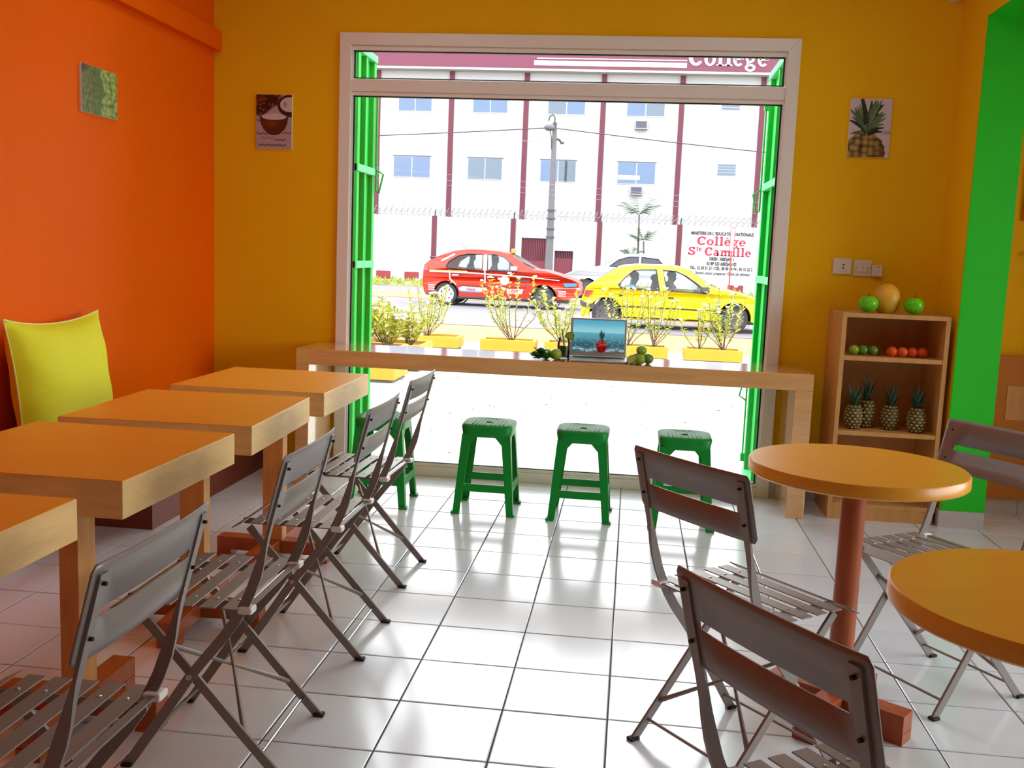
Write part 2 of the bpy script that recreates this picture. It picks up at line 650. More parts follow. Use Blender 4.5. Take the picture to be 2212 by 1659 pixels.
# tiled skirting
def skirting(name, p0, p1, out, h=0.085, t=0.011):
    root = sroot(name)
    p0, p1, out = Vector(p0), Vector(p1), Vector(out)
    d = p1 - p0
    L = d.length
    d.normalize()
    s = 0.0
    while s < L - 0.01:
        e = min(s + TW, L)
        a, b = p0 + d * (s + 0.001), p0 + d * (e - 0.001)
        xs = sorted((a.x, b.x, a.x + out.x * t, b.x + out.x * t))
        ys = sorted((a.y, b.y, a.y + out.y * t, b.y + out.y * t))
        obj('skirting_tile', MB().box(xs[0], xs[-1], ys[0], ys[-1], 0.0005, h), 'skirting', root)
        s = e
    return root
skirting('baseboard_front_left', (XL, 0, 0), (WX0 - 0.002, 0, 0), (0, -1, 0))
skirting('baseboard_front_right', (WX1 + 0.002, 0, 0), (XR, 0, 0), (0, -1, 0))
skirting('baseboard_left', (XL, -0.012, 0), (XL, -4.2, 0), (1, 0, 0))
skirting('baseboard_right', (XR, -0.012, 0), (XR, OY - 0.006, 0), (-1, 0, 0))
skirting('baseboard_jamb', (XR - 0.011, OY - 0.006, 0), (XR + 0.212, OY - 0.006, 0), (0, -1, 0), t=0.010)
skirting('baseboard_next_room', (XR + 0.212, 0, 0), (4.74, 0, 0), (0, -1, 0))

# ------------------------------------------------------------------ shop window
win = sroot('window_1')
FW = 0.066
TR0, TR1 = 2.132, 2.222
fy0, fy1 = -0.022, 0.05
obj('jamb', MB().prism([(WX0, 0.0), (WX0 + FW, 0.0), (WX0 + FW, WZ - FW), (WX0, WZ)], fy0, fy1, 'y'), 'alu_white', win, bevel=0.003)
obj('jamb', MB().prism([(WX1 - FW, 0.0), (WX1, 0.0), (WX1, WZ), (WX1 - FW, WZ - FW)], fy0, fy1, 'y'), 'alu_white', win, bevel=0.003)
obj('head', MB().prism([(WX0, WZ), (WX0 + FW, WZ - 0.066), (WX1 - FW, WZ - 0.066), (WX1, WZ)], fy0, fy1, 'y'), 'alu_white', win, bevel=0.003)
obj('head_bead', MB().box(WX0 + FW, WX1 - FW, -0.004, 0.05, WZ - 0.092, WZ - 0.066), 'alu_white', win, bevel=0.003)
obj('transom', MB().box(WX0 + FW, WX1 - FW, -0.014, 0.05, TR0 + 0.018, TR1 - 0.006), 'alu_white', win, bevel=0.003)
obj('transom_bead', MB().box(WX0 + FW, WX1 - FW, -0.002, 0.05, TR0 - 0.004, TR0 + 0.018), 'alu_white', win, bevel=0.002)
obj('sill_rail', MB().box(WX0 + FW, WX1 - FW, -0.018, 0.05, 0.0, 0.055), 'alu_white', win, bevel=0.003)
obj('sill_bead', MB().box(WX0 + FW, WX1 - FW, -0.004, 0.05, 0.055, 0.074), 'alu_white', win, bevel=0.002)
for nm, z0, z1 in (('upper', TR1, WZ - 0.092), ('lower', 0.074, TR0 - 0.004)):
    x0, x1 = WX0 + FW, WX1 - FW
    for sx in (0, 1):
        xa = x0 if sx == 0 else x1 - 0.008
        obj('side_bead', MB().box(xa, xa + 0.008, -0.003, 0.05, z0, z1), 'alu_white', win)
    g = MB()
    t = 0.009
    x0 += 0.008
    x1 -= 0.008
    g.box(x0, x1, 0.004, 0.02, z0, z0 + t * 0.5).box(x0, x1, 0.004, 0.02, z1 - t * 0.7, z1)
    g.box(x0, x0 + t, 0.014, 0.02, z0, z1).box(x1 - t, x1, 0.014, 0.02, z0, z1)
    obj('gasket', g, 'gasket', win)
    obj('pane', MB().box(x0, x1, 0.021, 0.027, z0, z1), 'pane', win)

# ------------------------------------------------------------------ folded steel shutters outside
def shutter(label, x, y0, y1, inward, loops):
    """steel leaf standing out from the facade at plane x; inward = +1 when the room view sees its +x side"""
    t = thing('steel_shutter_leaf', label, 'shutter', (x, 0, 0), 0, 'green shutter leaves beside the window')
    s = inward
    th = 0.035
    def bx(a, b, y0_, y1_, z0, z1):
        a, b = sorted((a * s, b * s))
        return MB().box(a, b, y0_, y1_, z0, z1)
    zb, zt = -0.06, 2.44
    w = (y1 - y0)
    m = y0 + w * 0.42
    obj('sheet', bx(0.0, 0.006, y0, y1, zb, zt), 'gate_green', t)
    obj('stile', bx(0.006, th, y0, y0 + 0.05, zb, zt), 'gate_green', t, bevel=0.002)
    obj('stile', bx(0.006, th, m, m + 0.035, zb, zt), 'gate_green', t, bevel=0.002)
    obj('stile', bx(0.006, th, y1 - 0.05, y1, zb, zt), 'gate_green', t, bevel=0.002)
    for z in (zb + 0.0, 1.17, 1.73, 2.40):
        obj('crossbar', bx(0.006, th + 0.008, y0, y1, z, z + 0.042), 'gate_green_pale', t, bevel=0.002)
    for z0, z1, d in loops:
        xr = (th + 0.012) * s
        lp = 0.045 * s
        yy = y1 - 0.01
        if d < 0:
            pts = [(xr, yy, z1), (xr, yy, z0 - 0.13), (xr + lp * 0.4, yy, z0 - 0.145), (xr + lp, yy, z0 - 0.03), (xr, yy, z0)]
        else:
            pts = [(xr, yy, z0), (xr, yy, z1 + 0.13), (xr - lp * -0.4, yy, z1 + 0.145), (xr + lp, yy, z1 + 0.03), (xr, yy, z1)]
        obj('drop_bolt', MB().tube(pts, 0.006, 6), 'gate_green', t)
        obj('bolt_guide', bx(th, th + 0.024, yy - 0.02, yy + 0.02, (z1 if d < 0 else z0) - 0.03, (z1 if d < 0 else z0) + 0.02), 'gate_green', t)
    return t
shutter('green steel shutter leaf folded out at the left jamb of the shop window', -0.747, 0.16, 0.56, 1, [(1.77, 2.25, -1)])
shutter('green steel shutter leaf folded out at the right jamb of the shop window', 1.706, 0.16, 0.88, -1, [(1.74, 2.25, -1), (0.06, 0.42, 1)])

# ------------------------------------------------------------------ bar under the window
bar = thing('window_bar', 'long wooden window bar with thick slab legs under the shop window', 'bar counter')
BZ, BY0, BY1 = 0.746, -0.43, -0.026
obj('bar_top', MB().box(-0.862, 1.835, BY0, BY1, BZ - 0.085, BZ), 'bar_wood', bar, bevel=0.003)
obj('slab_leg', MB().box(-0.862, -0.790, BY0, BY1, 0.0, BZ - 0.085), 'bar_wood', bar, bevel=0.003)
obj('slab_leg', MB().box(1.745, 1.835, BY0, BY1, 0.0, BZ - 0.085), 'bar_wood', bar, bevel=0.003)

# ------------------------------------------------------------------ plastic stools
def make_stool():
    t = thing('plastic_stool', '', 'stool', (0, 0, 0), 0, 'green plastic stools at the window bar')
    H = 0.448
    def hs(z):
        return 0.152 - 0.036 * (z / H)
    # seat: rounded square pan with a centre hole
    def sq(r, n, k=5.0):
        return [(r * math.copysign(abs(math.cos(a)) ** (2 / k), math.cos(a)), r * math.copysign(abs(math.sin(a)) ** (2 / k), math.sin(a)))
                for a in [2 * PI * i / n for i in range(n)]]
    n = 40
    mb = MB()
    rings = []
    for r, z, k in ((0.022, H - 0.02, 2), (0.022, H - 0.004, 2), (0.10, H - 0.006, 3), (0.118, H, 4.5), (0.127, H - 0.004, 5.5), (0.1305, H - 0.014, 6), (0.122, H - 0.062, 6.5), (0.118, H - 0.062, 6.5), (0.122, H - 0.02, 6), (0.022, H - 0.02, 2)):
        rings.append([(x, y, z) for x, y in sq(r, n, k)])
    mb.grid([r + [r[0]] for r in rings])
    seat = obj('seat', mb, 'stool_green', t, smooth=50)
    ribs = MB()
    for i in range(-4, 5):
        if i == 0:
            continue
        y = i * 0.019
        L = math.sqrt(max(0.0, 0.098 ** 2 - y * y))
        ribs.box(y - 0.003, y + 0.003, -L, L, H - 0.006, H - 0.0025)
    obj('rib_pattern', ribs, 'stool_green', seat)
    w0, w1, th = 0.046, 0.034, 0.005
    for sx in (-1, 1):
        for sy in (-1, 1):
            lo, hi = hs(0), hs(H - 0.05)
            def L(h, w, z):
                pts = [(h, h), (h - w, h), (h - w, h - th), (h - th, h - th), (h - th, h - w), (h, h - w)]
                return [(sx * p[0], sy * p[1], z) for p in pts]
            mb = MB().hexa(L(lo, w1, 0.0), L(hi, w0, H - 0.05))
            # gussets below the seat
            z1, z2 = H - 0.062, H - 0.10
            hh = hs(z2)
            for q in (0, 1):
                a = [(hh - w0 + 0.002, hh), (hh - w0 - 0.022, hh), (hh - w0 + 0.002, hh)]
                A = (hh - 0.044, hh - 0.0005, z2)
                B = (hs(z1) - 0.045, hs(z1) - 0.0005, z1)
                D = (hs(z1) - 0.075, hs(z1) - 0.0005, z1)
                f = [A, B, D]
                bk = [(p[0], p[1] - th, p[2]) for p in f]
                f, bk = [[(p[1], p[0], p[2]) if q else p for p in l] for l in (f, bk)]
                mb.hexa([(sx * p[0], sy * p[1], p[2]) for p in f], [(sx * p[0], sy * p[1], p[2]) for p in bk])
            leg = obj('leg', mb, 'stool_green', t)
            f = hs(0) + 0.006
            cx, cy = sx * (f - 0.019), sy * (f - 0.019)
            obj('foot', MB().box(cx - 0.021, cx + 0.021, cy - 0.021, cy + 0.021, 0.0, 0.014), 'stool_green', leg, bevel=0.004)
    z0, z1 = 0.115, 0.152
    for k in range(4):
        rot = Matrix.Rotation(k * PI / 2, 4, 'Z')
        a0, a1 = hs(z0), hs(z1)
        bot = [(-a0 + 0.02, -a0 + 0.0005, z0), (a0 - 0.02, -a0 + 0.0005, z0), (a0 - 0.02, -a0 + 0.006, z0), (-a0 + 0.02, -a0 + 0.006, z0)]
        top = [(-a1 + 0.02, -a1 + 0.0005, z1), (a1 - 0.02, -a1 + 0.0005, z1), (a1 - 0.02, -a1 + 0.006, z1), (-a1 + 0.02, -a1 + 0.006, z1)]
        obj('stretcher', MB().hexa([tuple(rot @ Vector(p)) for p in bot], [tuple(rot @ Vector(p)) for p in top]), 'stool_green', t)
    return t
st = make_stool()
stool_spots = [(-0.322, -0.634, 0.02, 'green plastic stool half hidden behind the furthest folding chair'),
               (0.226, -0.640, 0.0, 'green plastic stool second from the left at the window bar'),
               (0.700, -0.652, 0.0, 'green plastic stool third from the left, in front of the laptop'),
               (1.196, -0.664, 0.0, 'green plastic stool behind the dark chair back, nearest the bar right leg')]
for i, (x, y, a, lb) in enumerate(stool_spots):
    if i == 0:
        first = st
        st.location = (x, y, 0)
        st.rotation_euler = (0, 0, a)
        st['label'] = lb
    else:
        dup(first, (x, y, 0), a, lb)

# ------------------------------------------------------------------ pedestal tables
def base_parts(t, half=0.235, w=0.068, rot=0.0, m='leg_wood'):
    for k in range(2):
        R = Matrix.Rotation(rot + k * PI / 2, 3, 'Z')
        o = obj('base_bar', MB().obox((0, 0, 0.058 + 0.0008 * k), (half, w / 2, 0.027 - 0.0012 * k), R), m, t, bevel=0.002)
        for s in (-1, 1):
            obj('foot_block', MB().obox(tuple(R @ Vector((s * (half - 0.03), 0, 0.0155))), (0.03, w / 2 - 0.001, 0.0155), R), m, o)

def make_rect_table(yaw_col=0):
    t = thing('pedestal_table', '', 'table', (0, 0, 0), 0, 'square pedestal tables along the orange wall')
    tt = obj('tabletop', MB().box(-0.302, 0.302, -0.315, 0.315, 0.66, 0.7485), 'beech', t, bevel=0.002)
    obj('laminate_sheet', MB().box(-0.3005, 0.3005, -0.3135, 0.3135, 0.747, 0.75), 'laminate', tt)
    a, b = (0.042, 0.027) if not yaw_col else (0.027, 0.042)
    obj('column', MB().box(-a, a, -b, b, 0.084, 0.66), 'column_wood', t, bevel=0.002)
    base_parts(t)
    return t
rt = make_rect_table()
rt2 = make_rect_table(1)
for src, x, y, a, lb, cp in ((rt, -0.515, -1.683, 0.0, 'square wooden pedestal table closest to the window bar', 0),
                             (rt, -0.520, -2.435, 0.045, 'square wooden pedestal table second from the window bar', 1),
                             (rt2, -0.515, -3.165, -0.01, 'square wooden pedestal table third from the window bar, partly cut by the frame', 0),
                             (rt2, -0.530, -3.965, 0.0, 'square wooden pedestal table at the lower left corner, nearest the camera', 1)):
    if cp:
        dup(src, (x, y, 0), a, lb)
    else:
        src.location = (x, y, 0)
        src.rotation_euler = (0, 0, a)
        src['label'] = lb

def make_round_table():
    t = thing('round_table', '', 'table', (0, 0, 0), 0, 'round pedestal tables on the right')
    r = 0.295
    obj('tabletop', MB().lathe([(0.0, 0.713), (r - 0.006, 0.713), (r, 0.718), (r, 0.745), (r - 0.004, 0.75), (0.0, 0.75)], 72), 'laminate', t, smooth=40)
    obj('column', MB().lathe([(0.034, 0.084), (0.034, 0.713)], 28), 'leg_wood', t, smooth=60)
    base_parts(t, 0.205, 0.066, rot=-0.62)
    return t
rd = make_round_table()
rd.location = (1.553, -2.735, 0)
rd['label'] = 'round wooden pedestal table in front of the fruit shelf'
dup(rd, (1.676, -3.832, 0), 0.3, 'round wooden pedestal table cut off by the right edge of the photo')

# ------------------------------------------------------------------ folding bistro chairs
def make_chair():
    t = thing('folding_chair', '', 'chair', (0, 0, 0), 0, 'grey metal folding bistro chairs')
    up = [(-0.252, 0.792), (-0.238, 0.735), (-0.222, 0.675), (-0.206, 0.615), (-0.196, 0.58), (-0.188, 0.548), (-0.177, 0.51), (-0.163, 0.47), (-0.147, 0.435),
          (-0.125, 0.395), (-0.098, 0.355), (-0.05, 0.295), (-0.012, 0.246), (0.06, 0.137), (0.15, 0.004)]
    wide = (0.008, 0.025)
    flat = (0.022, 0.006)
    tw = (0.013, 0.013)
    dims = [flat, flat, flat, (0.018, 0.007), tw, (0.010, 0.02)] + [wide] * 9
    leg = [(0.137, 0.408), (0.06, 0.324), (-0.01, 0.246), (-0.12, 0.122), (-0.228, 0.002)]
    for s in (-1, 1):
        u = obj('upright', MB().sweep(up, dims, s * 0.180), 'chair_metal', t)
        l = obj('cross_leg', MB().sweep(leg, [(0.008, 0.023)] * 5, s * 0.166), 'chair_metal', t)
        obj('pivot_bolt', MB().lathe([(0.007, -0.006), (0.007, 0.006)], 10, (-0.011, s * 0.180 + s * 0.004, 0.246), 'y'), 'chair_rivet', u)
        obj('foot_cap', MB().box(-0.245, -0.215, s * 0.166 - 0.012, s * 0.166 + 0.012, 0.0, 0.009), 'rubber_black', l, bevel=0.003)
        obj('foot_cap', MB().box(0.137, 0.165, s * 0.180 - 0.012, s * 0.180 + 0.012, 0.0, 0.009), 'rubber_black', u, bevel=0.003)
        obj('seat_rail', MB().box(-0.158, 0.165, s * 0.138 - 0.002, s * 0.138 + 0.002, 0.410, 0.4285), 'chair_metal', t)
        obj('hinge_clip', MB().box(-0.172, -0.136, s * 0.1795 - 0.0185, s * 0.1795 + 0.0185, 0.418, 0.434), 'clip_white', t, bevel=0.004)
    # seat slats across the chair
    for k in range(6):
        x = -0.118 + 0.055 * k
        tilt = -0.5 if k == 5 else 0.0
        z = 0.4305 - (0.006 if k == 5 else 0)
        c = Vector((x, 0, z))
        R = Matrix.Rotation(-tilt, 3, 'Y')
        n = 10
        row = []
        hl = 0.203 if k < 5 else 0.215
        sl = obj('slat', MB().obox(c, (0.0195, hl, 0.0016), R), 'chair_metal', t, bevel=0.001, seg=1)
        if k < 5:
            for s in (-1, 1):
                obj('rivet', MB().lathe([(0.0045, z + 0.001), (0.0045, z + 0.003), (0.002, z + 0.0042)], 8, (x, s * 0.138, 0)), 'chair_rivet', sl)
    obj('rear_bar', MB().box(-0.163, -0.147, -0.178, 0.178, 0.427, 0.431), 'chair_metal', t)
    obj('rear_rod', MB().tube([(-0.140, -0.18, 0.422), (-0.140, 0.18, 0.422)], 0.004, 8), 'chrome', t)
    # crossed braces between the cross legs and spreader rods at the feet
    def on(z):
        return -0.228 + (z / 0.408) * 0.365
    for s in (-1, 1):
        obj('brace', MB().tube([(on(0.095), s * 0.163, 0.095), (on(0.205) - 0.004 * s, 0, 0.205), (on(0.315), -s * 0.163, 0.315)], [0.007, 0.004, 0.007], 8), 'chair_metal', t)
    obj('spreader_rod', MB().tube([(on(0.05), -0.163, 0.05), (on(0.05), 0.163, 0.05)], 0.0042, 8), 'chrome', t)
    obj('spreader_rod', MB().tube([(0.118, -0.178, 0.05), (0.118, 0.178, 0.05)], 0.0042, 8), 'chair_metal', t)
    # pressed back panel with a slot
    ys = [-0.206, -0.198, -0.18, -0.158, -0.12, -0.08, -0.04, 0.0, 0.04, 0.08, 0.12, 0.158, 0.18, 0.198, 0.206]
    hs_ = [0.0, 0.012, 0.071, 0.089, 0.160, 0.172]
    mb = MB()
    idx = {}
    for j, h in enumerate(hs_):
        for i, y in enumerate(ys):
            hh = h
            yy = y
            if i in (0, len(ys) - 1) and j in (0, len(hs_) - 1):
                hh = 0.012 if j == 0 else 0.160
            z = 0.643 + hh * 0.968
            lean = -0.216 - (z - 0.654) * 0.262
            bow = -0.011 * (1 - (y / 0.206) ** 2)
            idx[(j, i)] = len(mb.v)
            mb.v.append((lean + bow + 0.006, yy, z))
    for j in range(len(hs_) - 1):
        for i in range(len(ys) - 1):
            if j == 2 and 3 <= i <= len(ys) - 5:
                continue
            q = (idx[(j, i)], idx[(j, i + 1)], idx[(j + 1, i + 1)], idx[(j + 1, i)])
            pts = [mb.v[k] for k in q]
            u = []
            for k, p in zip(q, pts):
                if all((Vector(p) - Vector(mb.v[z2])).length > 1e-5 for z2 in u):
                    u.append(k)
            if len(u) > 2:
                mb.f.append(tuple(u))
    bk = obj('backrest', mb, 'chair_metal', t, smooth=35, solid=0.003)
    for s in (-1, 1):
        for z in (0.685, 0.775):
            xx = -0.216 - (z - 0.654) * 0.262
            obj('bolt', MB().lathe([(0.0036, -0.010), (0.0036, 0.006)], 8, (xx, s * 0.180, z), 'x'), 'rubber_black', bk)
    return t
ch = make_chair()
# facing angle: local +x is the front of the chair
def fx(ax, ay):
    return math.atan2(ay, ax)
chair_spots = [((-0.140, -1.752), PI - 0.03, 'folding chair at the table closest to the window, back toward the aisle'),
               ((-0.118, -2.458), PI, 'folding chair second from the window in the left row'),
               ((-0.125, -3.185), PI + 0.01, 'folding chair third from the window in the left row, in full view'),
               ((-0.120, -4.015), PI, 'folding chair at the lower left corner with its seat cut by the frame'),
               ((1.255, -2.965), fx(0.77, 0.64), 'dark-backed folding chair drawn up to the round table by the fruit shelf'),
               ((1.322, -4.020), fx(0.83, 0.56), 'folding chair seen from behind at the bottom right, nearest the camera'),
               ((1.870, -2.455), fx(-0.84, -0.54), 'folding chair facing the camera between the round tables and the green jamb')]
for i, ((x, y), a, lb) in enumerate(chair_spots):
    if i == 0:
        ch.location = (x, y, 0)
        ch.rotation_euler = (0, 0, a)
        ch['label'] = lb
    else:
        dup(ch, (x, y, 0), a, lb)

# ------------------------------------------------------------------ wall bench and cushion
be = thing('wall_bench', 'dark wooden wall bench along the orange wall behind the tables', 'bench')
obj('seat_board', MB().box(XL + 0.001, -1.165, -2.28, -0.02, 0.395, 0.44), 'bench_wood', be, bevel=0.003)
obj('plinth', MB().box(XL + 0.012, -1.175, -1.43, -0.02, 0.0, 0.395), 'bench_wood', be)

cu = thing('cushion', 'bright yellow square cushion leaning on the orange wall', 'cushion', (-1.385, -1.765, 0.70), 0)
n = 28
Wc, Hc, Tc = 0.335, 0.275, 0.10
mbs = []
for side in (1, -1):
    rows = []
    for j in range(n + 1):
        v = -1 + 2 * j / n
        row = []
        for i in range(n + 1):
            u = -1 + 2 * i / n
            pin = 1 - 0.13 * (1 - abs(u) ** 2.2) * (abs(v) ** 1.5)
            piu = 1 - 0.085 * (1 - abs(v) ** 2.2) * (abs(u) ** 1.5)
            t = (max(0, 1 - abs(u) ** 2.6) * max(0, 1 - abs(v) ** 2.6)) ** 0.55
            wr_ = 0.006 * math.sin(9 * v + 3 * u + 1.3 * side) * (abs(u) ** 2) * (1 - abs(u) ** 6) * (1 - abs(v) ** 6)
            row.append((side * (Tc * t + wr_) + 0.10 * (-v) * 0.35, u * Wc * piu, v * Hc * pin))
        rows.append(row)
    mbs.append(rows)
mb = MB()
mb.grid(mbs[0])
mb.grid(mbs[1])
co = obj('cover', mb, 'cushion', cu, smooth=True)
edge = [mbs[0][0][i] for i in range(n + 1)] + [mbs[0][j][n] for j in range(1, n + 1)] + [mbs[0][n][i] for i in range(n - 1, -1, -1)] + [mbs[0][j][0] for j in range(n - 1, 0, -1)]
obj('piping', MB().tube(edge, 0.0035, 5, closed=True), 'piping', cu, smooth=True)

# ------------------------------------------------------------------ shelf unit with fruit
SX0, SX1, SY0, SY1, SZ = 1.962, 2.486, -0.372, -0.014, 1.063
sh = thing('shelf_unit', 'open wooden shelf unit holding fruit beside the green jamb', 'shelf')
pt = 0.022
obj('side_panel', MB().box(SX0, SX0 + pt, SY0, SY1, 0, SZ - pt), 'shelf_wood', sh, bevel=0.001)
obj('side_panel', MB().box(SX1 - pt, SX1, SY0, SY1, 0, SZ - pt), 'shelf_wood', sh, bevel=0.001)
obj('top_board', MB().box(SX0, SX1, SY0, SY1, SZ - pt, SZ), 'shelf_wood', sh, bevel=0.001)
for z in (0.845, 0.462, 0.085):
    obj('shelf_board', MB().box(SX0 + pt, SX1 - pt, SY0 + 0.002, SY1 - 0.006, z - pt, z), 'shelf_wood', sh, bevel=0.001)
obj('back_panel', MB().box(SX0 + pt, SX1 - pt, SY1 - 0.006, SY1, 0.0, SZ - pt), 'shelf_wood', sh)
obj('plinth', MB().box(SX0 + pt, SX1 - pt, SY0 + 0.004, SY0 + 0.02, 0, 0.063), 'shelf_wood', sh)

def apple(x, y, z, lb, r=0.050):
    t = thing('green_apple', lb, 'apple', (x, y, z), 0, 'green apples on the shelf unit')
    obj('flesh', MB().ball((0, 0, r * 0.90), (r, r, r * 0.95), 24, 14, lambda th, ph: (0.80 + 0.2 * min(1, ph * 1.4)) * (1 - 0.10 * (ph / PI) ** 3) if ph < 2.6 else 0.885), 'apple', t, smooth=True)
    obj('stalk', MB().tube([(0, 0, r * 1.55), (0.002, 0, r * 1.85), (0.006, 0, r * 2.05)], 0.0017, 6), 'stalk', t)
apple(2.098, -0.290, SZ, 'green apple on the shelf top beside the papaya, left one')
apple(2.322, -0.290, SZ, 'green apple on the shelf top standing alone on the right')
pp = obj('papaya', MB().ball((0, 0, 0.083), (0.067, 0.067, 0.086), 28, 18, lambda th, ph: 0.90 + 0.10 * math.sin(ph * 0.75) - 0.13 * math.cos(ph)), 'papaya', smooth=True)
pp.location = (2.200, -0.235, SZ)
tag(pp, 'large yellow-orange papaya on the shelf top between two green apples', 'papaya')

def citrus(name, x, y, z, lb, m, r, cat, group):
    o = obj(name, MB().ball((0, 0, r * 0.97), (r, r, r * 0.97), 20, 12, lambda th, ph: 1.0 + (0.05 if ph < 0.2 or ph > 2.9 else 0)), m, smooth=True)
    o.location = (x, y, z)
    tag(o, lb, cat, group)
    return o
for x, m, w in ((2.046, 'lime', 'leftmost of the three on the upper shelf'), (2.094, 'lime_dark', 'middle of the three on the upper shelf'), (2.144, 'lime_dark', 'rightmost of the three on the upper shelf')):
    citrus('lime', x, -0.285 + 0.012 * (x > 2.05), 0.845, 'green lime, ' + w, m, 0.0265, 'lime', 'limes on the upper shelf')
for x, w in ((2.234, 'first from the limes'), (2.286, 'second from the limes'), (2.338, 'third from the limes'), (2.386, 'fourth, furthest from the limes')):
    citrus('mandarin', x, -0.290 + 0.014 * (x > 2.3), 0.845, 'orange mandarin on the upper shelf, ' + w, 'orange_fruit', 0.0268, 'mandarin', 'mandarins on the upper shelf')

def make_pineapple():
    t = thing('pineapple', '', 'pineapple', (0, 0, 0), 0, 'pineapples on the lower shelf')
    rx, rz = 0.043, 0.062
    def rad(f):   # f 0..1 bottom..top
        return rx * (math.sin(PI * (0.16 + 0.70 * f)) ** 0.6)
    prof = [(rad(i / 14), 0.002 + 2 * rz * i / 14) for i in range(15)]
    b = obj('body', MB().lathe(prof, 24), 'pine_body', t, smooth=True)
    eyes = MB()
    for j in range(8):
        f = (j + 0.6) / 8.2
        nn = 10
        for i in range(nn):
            a = 2 * PI * (i + 0.5 * (j % 2)) / nn
            r = rad(f)
            z = 0.002 + 2 * rz * f
            c = Vector((r * math.cos(a), r * math.sin(a), z))
            o_ = Vector((math.cos(a), math.sin(a), 0.25 * (f - 0.5)))
            tn = Vector((-math.sin(a), math.cos(a), 0))
            s = 0.0098 * (r / rx)
            ring = [c + tn * (s * math.cos(q)) + Vector((0, 0, 0.0068 * math.sin(q))) - o_ * 0.0008 for q in [2 * PI * k / 6 for k in range(6)]]
            o6 = [c + (p - c) * 0.45 + o_ * 0.004 for p in ring]
            eyes.hexa([tuple(p) for p in ring], [tuple(p) for p in o6])
    e = obj('eye_pattern', eyes, 'pine_eye', b)
    e['kind'] = 'stuff'
    for k in range(26):
        a = k * 2.4
        lv = k / 25
        ln = 0.052 + 0.05 * lv
        tilt = 1.0 - 0.8 * lv
        w = 0.0085
        rows = []
        z0 = 2 * rz - 0.004 + 0.018 * lv
        for s in range(5):
            q = s / 4
            rr = 0.006 + ln * q * math.sin(tilt) * (0.8 + 0.35 * q)
            zz = z0 + ln * q * math.cos(tilt * (0.75 + 0.35 * q))
            ww = w * (1 - q) ** 0.7 + 0.0004
            d = Vector((math.cos(a), math.sin(a), 0))
            n_ = Vector((-math.sin(a), math.cos(a), 0))
            c = d * rr + Vector((0, 0, zz))
            rows.append([tuple(c - n_ * ww), tuple(c - d * 0.002 + Vector((0, 0, -0.001))), tuple(c + n_ * ww)])
        obj('crown_leaf', MB().grid(rows), 'pine_leaf', t, smooth=True)
    return t
pa = make_pineapple()
for i, (x, y, s, lb) in enumerate(((2.072, -0.285, 1.0, 'pineapple on the lower shelf nearest the left panel'), (2.150, -0.215, 1.0, 'tallest pineapple, second on the lower shelf with a wide crown'),
                                   (2.262, -0.255, 0.98, 'pineapple third on the lower shelf with a straight crown'), (2.381, -0.300, 1.03, 'pineapple on the lower shelf nearest the right panel'))):
    o = pa if i == 0 else copy_tree(pa)
    o.location = (x, y, 0.462)
    o.scale = (s, s, s * (1.16 if i == 1 else 1.05 if i == 2 else 1.0))
    o.rotation_euler = (0, 0, i * 1.1)
    o['label'] = lb
# ------------------------------------------------------------------ wall pictures (flat prints on thin boards)
def L3(r, g, b):
    return np.array([lin(r), lin(g), lin(b)])
def hash2(ix, iy, k=0):
    h = np.sin(ix * 127.1 + iy * 311.7 + k * 74.7) * 43758.5453
    return h - np.floor(h)
def smooth(a, b, x):
    t = np.clip((x - a) / (b - a), 0, 1)
    return t * t * (3 - 2 * t)
def blend(base, m, c):
    m = m[..., None]
    return base * (1 - m) + c * m
def vor(U, V, sx, sy):
    """nearest-cell distance, cell random"""
    X, Y = U * sx, V * sy
    ix, iy = np.floor(X), np.floor(Y)
    best = np.full(U.shape, 9.0)
    rnd = np.zeros(U.shape)
    lit = np.zeros(U.shape)
    for dx in (-1, 0, 1):
        for dy in (-1, 0, 1):
            cx, cy = ix + dx, iy + dy
            px = cx + 0.5 + 0.7 * (hash2(cx, cy) - 0.5)
            py = cy + 0.5 + 0.7 * (hash2(cx, cy, 1) - 0.5)
            d = np.hypot(X - px, Y - py)
            m = d < best
            best = np.where(m, d, best)
            rnd = np.where(m, hash2(cx, cy, 2), rnd)
            lit = np.where(m, (X - px) * -0.5 + (Y - py) * 0.6, lit)
    return best, rnd, lit

def art_grapes(U, V):
    A = U + 0.05 * np.sin(V * 9)
    d, r, l = vor(A, V, 10, 8)
    col = np.zeros(U.shape + (3,)) + L3(52, 76, 14)
    k = np.clip(1.05 - d * 1.15, 0, 1) * (0.6 + 0.5 * r) + 0.25 * l
    right = smooth(0.58, 0.66, A)
    light = L3(120, 132, 30)[None, None] * (1 - right[..., None]) + L3(176, 206, 90)[None, None] * right[..., None]
    col = col * (1 - np.clip(k, 0, 1)[..., None]) + light * np.clip(k, 0, 1)[..., None]
    band = np.exp(-((A - 0.52) / 0.06) ** 2)
    col = blend(col, band * 0.6, L3(50, 120, 36))
    st = np.exp(-((A - 0.60) / 0.025) ** 2) * (0.5 + 0.5 * np.sin(V * 23))
    col = blend(col, np.clip(st, 0, 1) * 0.7, L3(190, 214, 150))
    corner = smooth(0.15, -0.2, U + (1 - V) * 1.2 - 0.25)
    return blend(col, corner, L3(72, 40, 20))

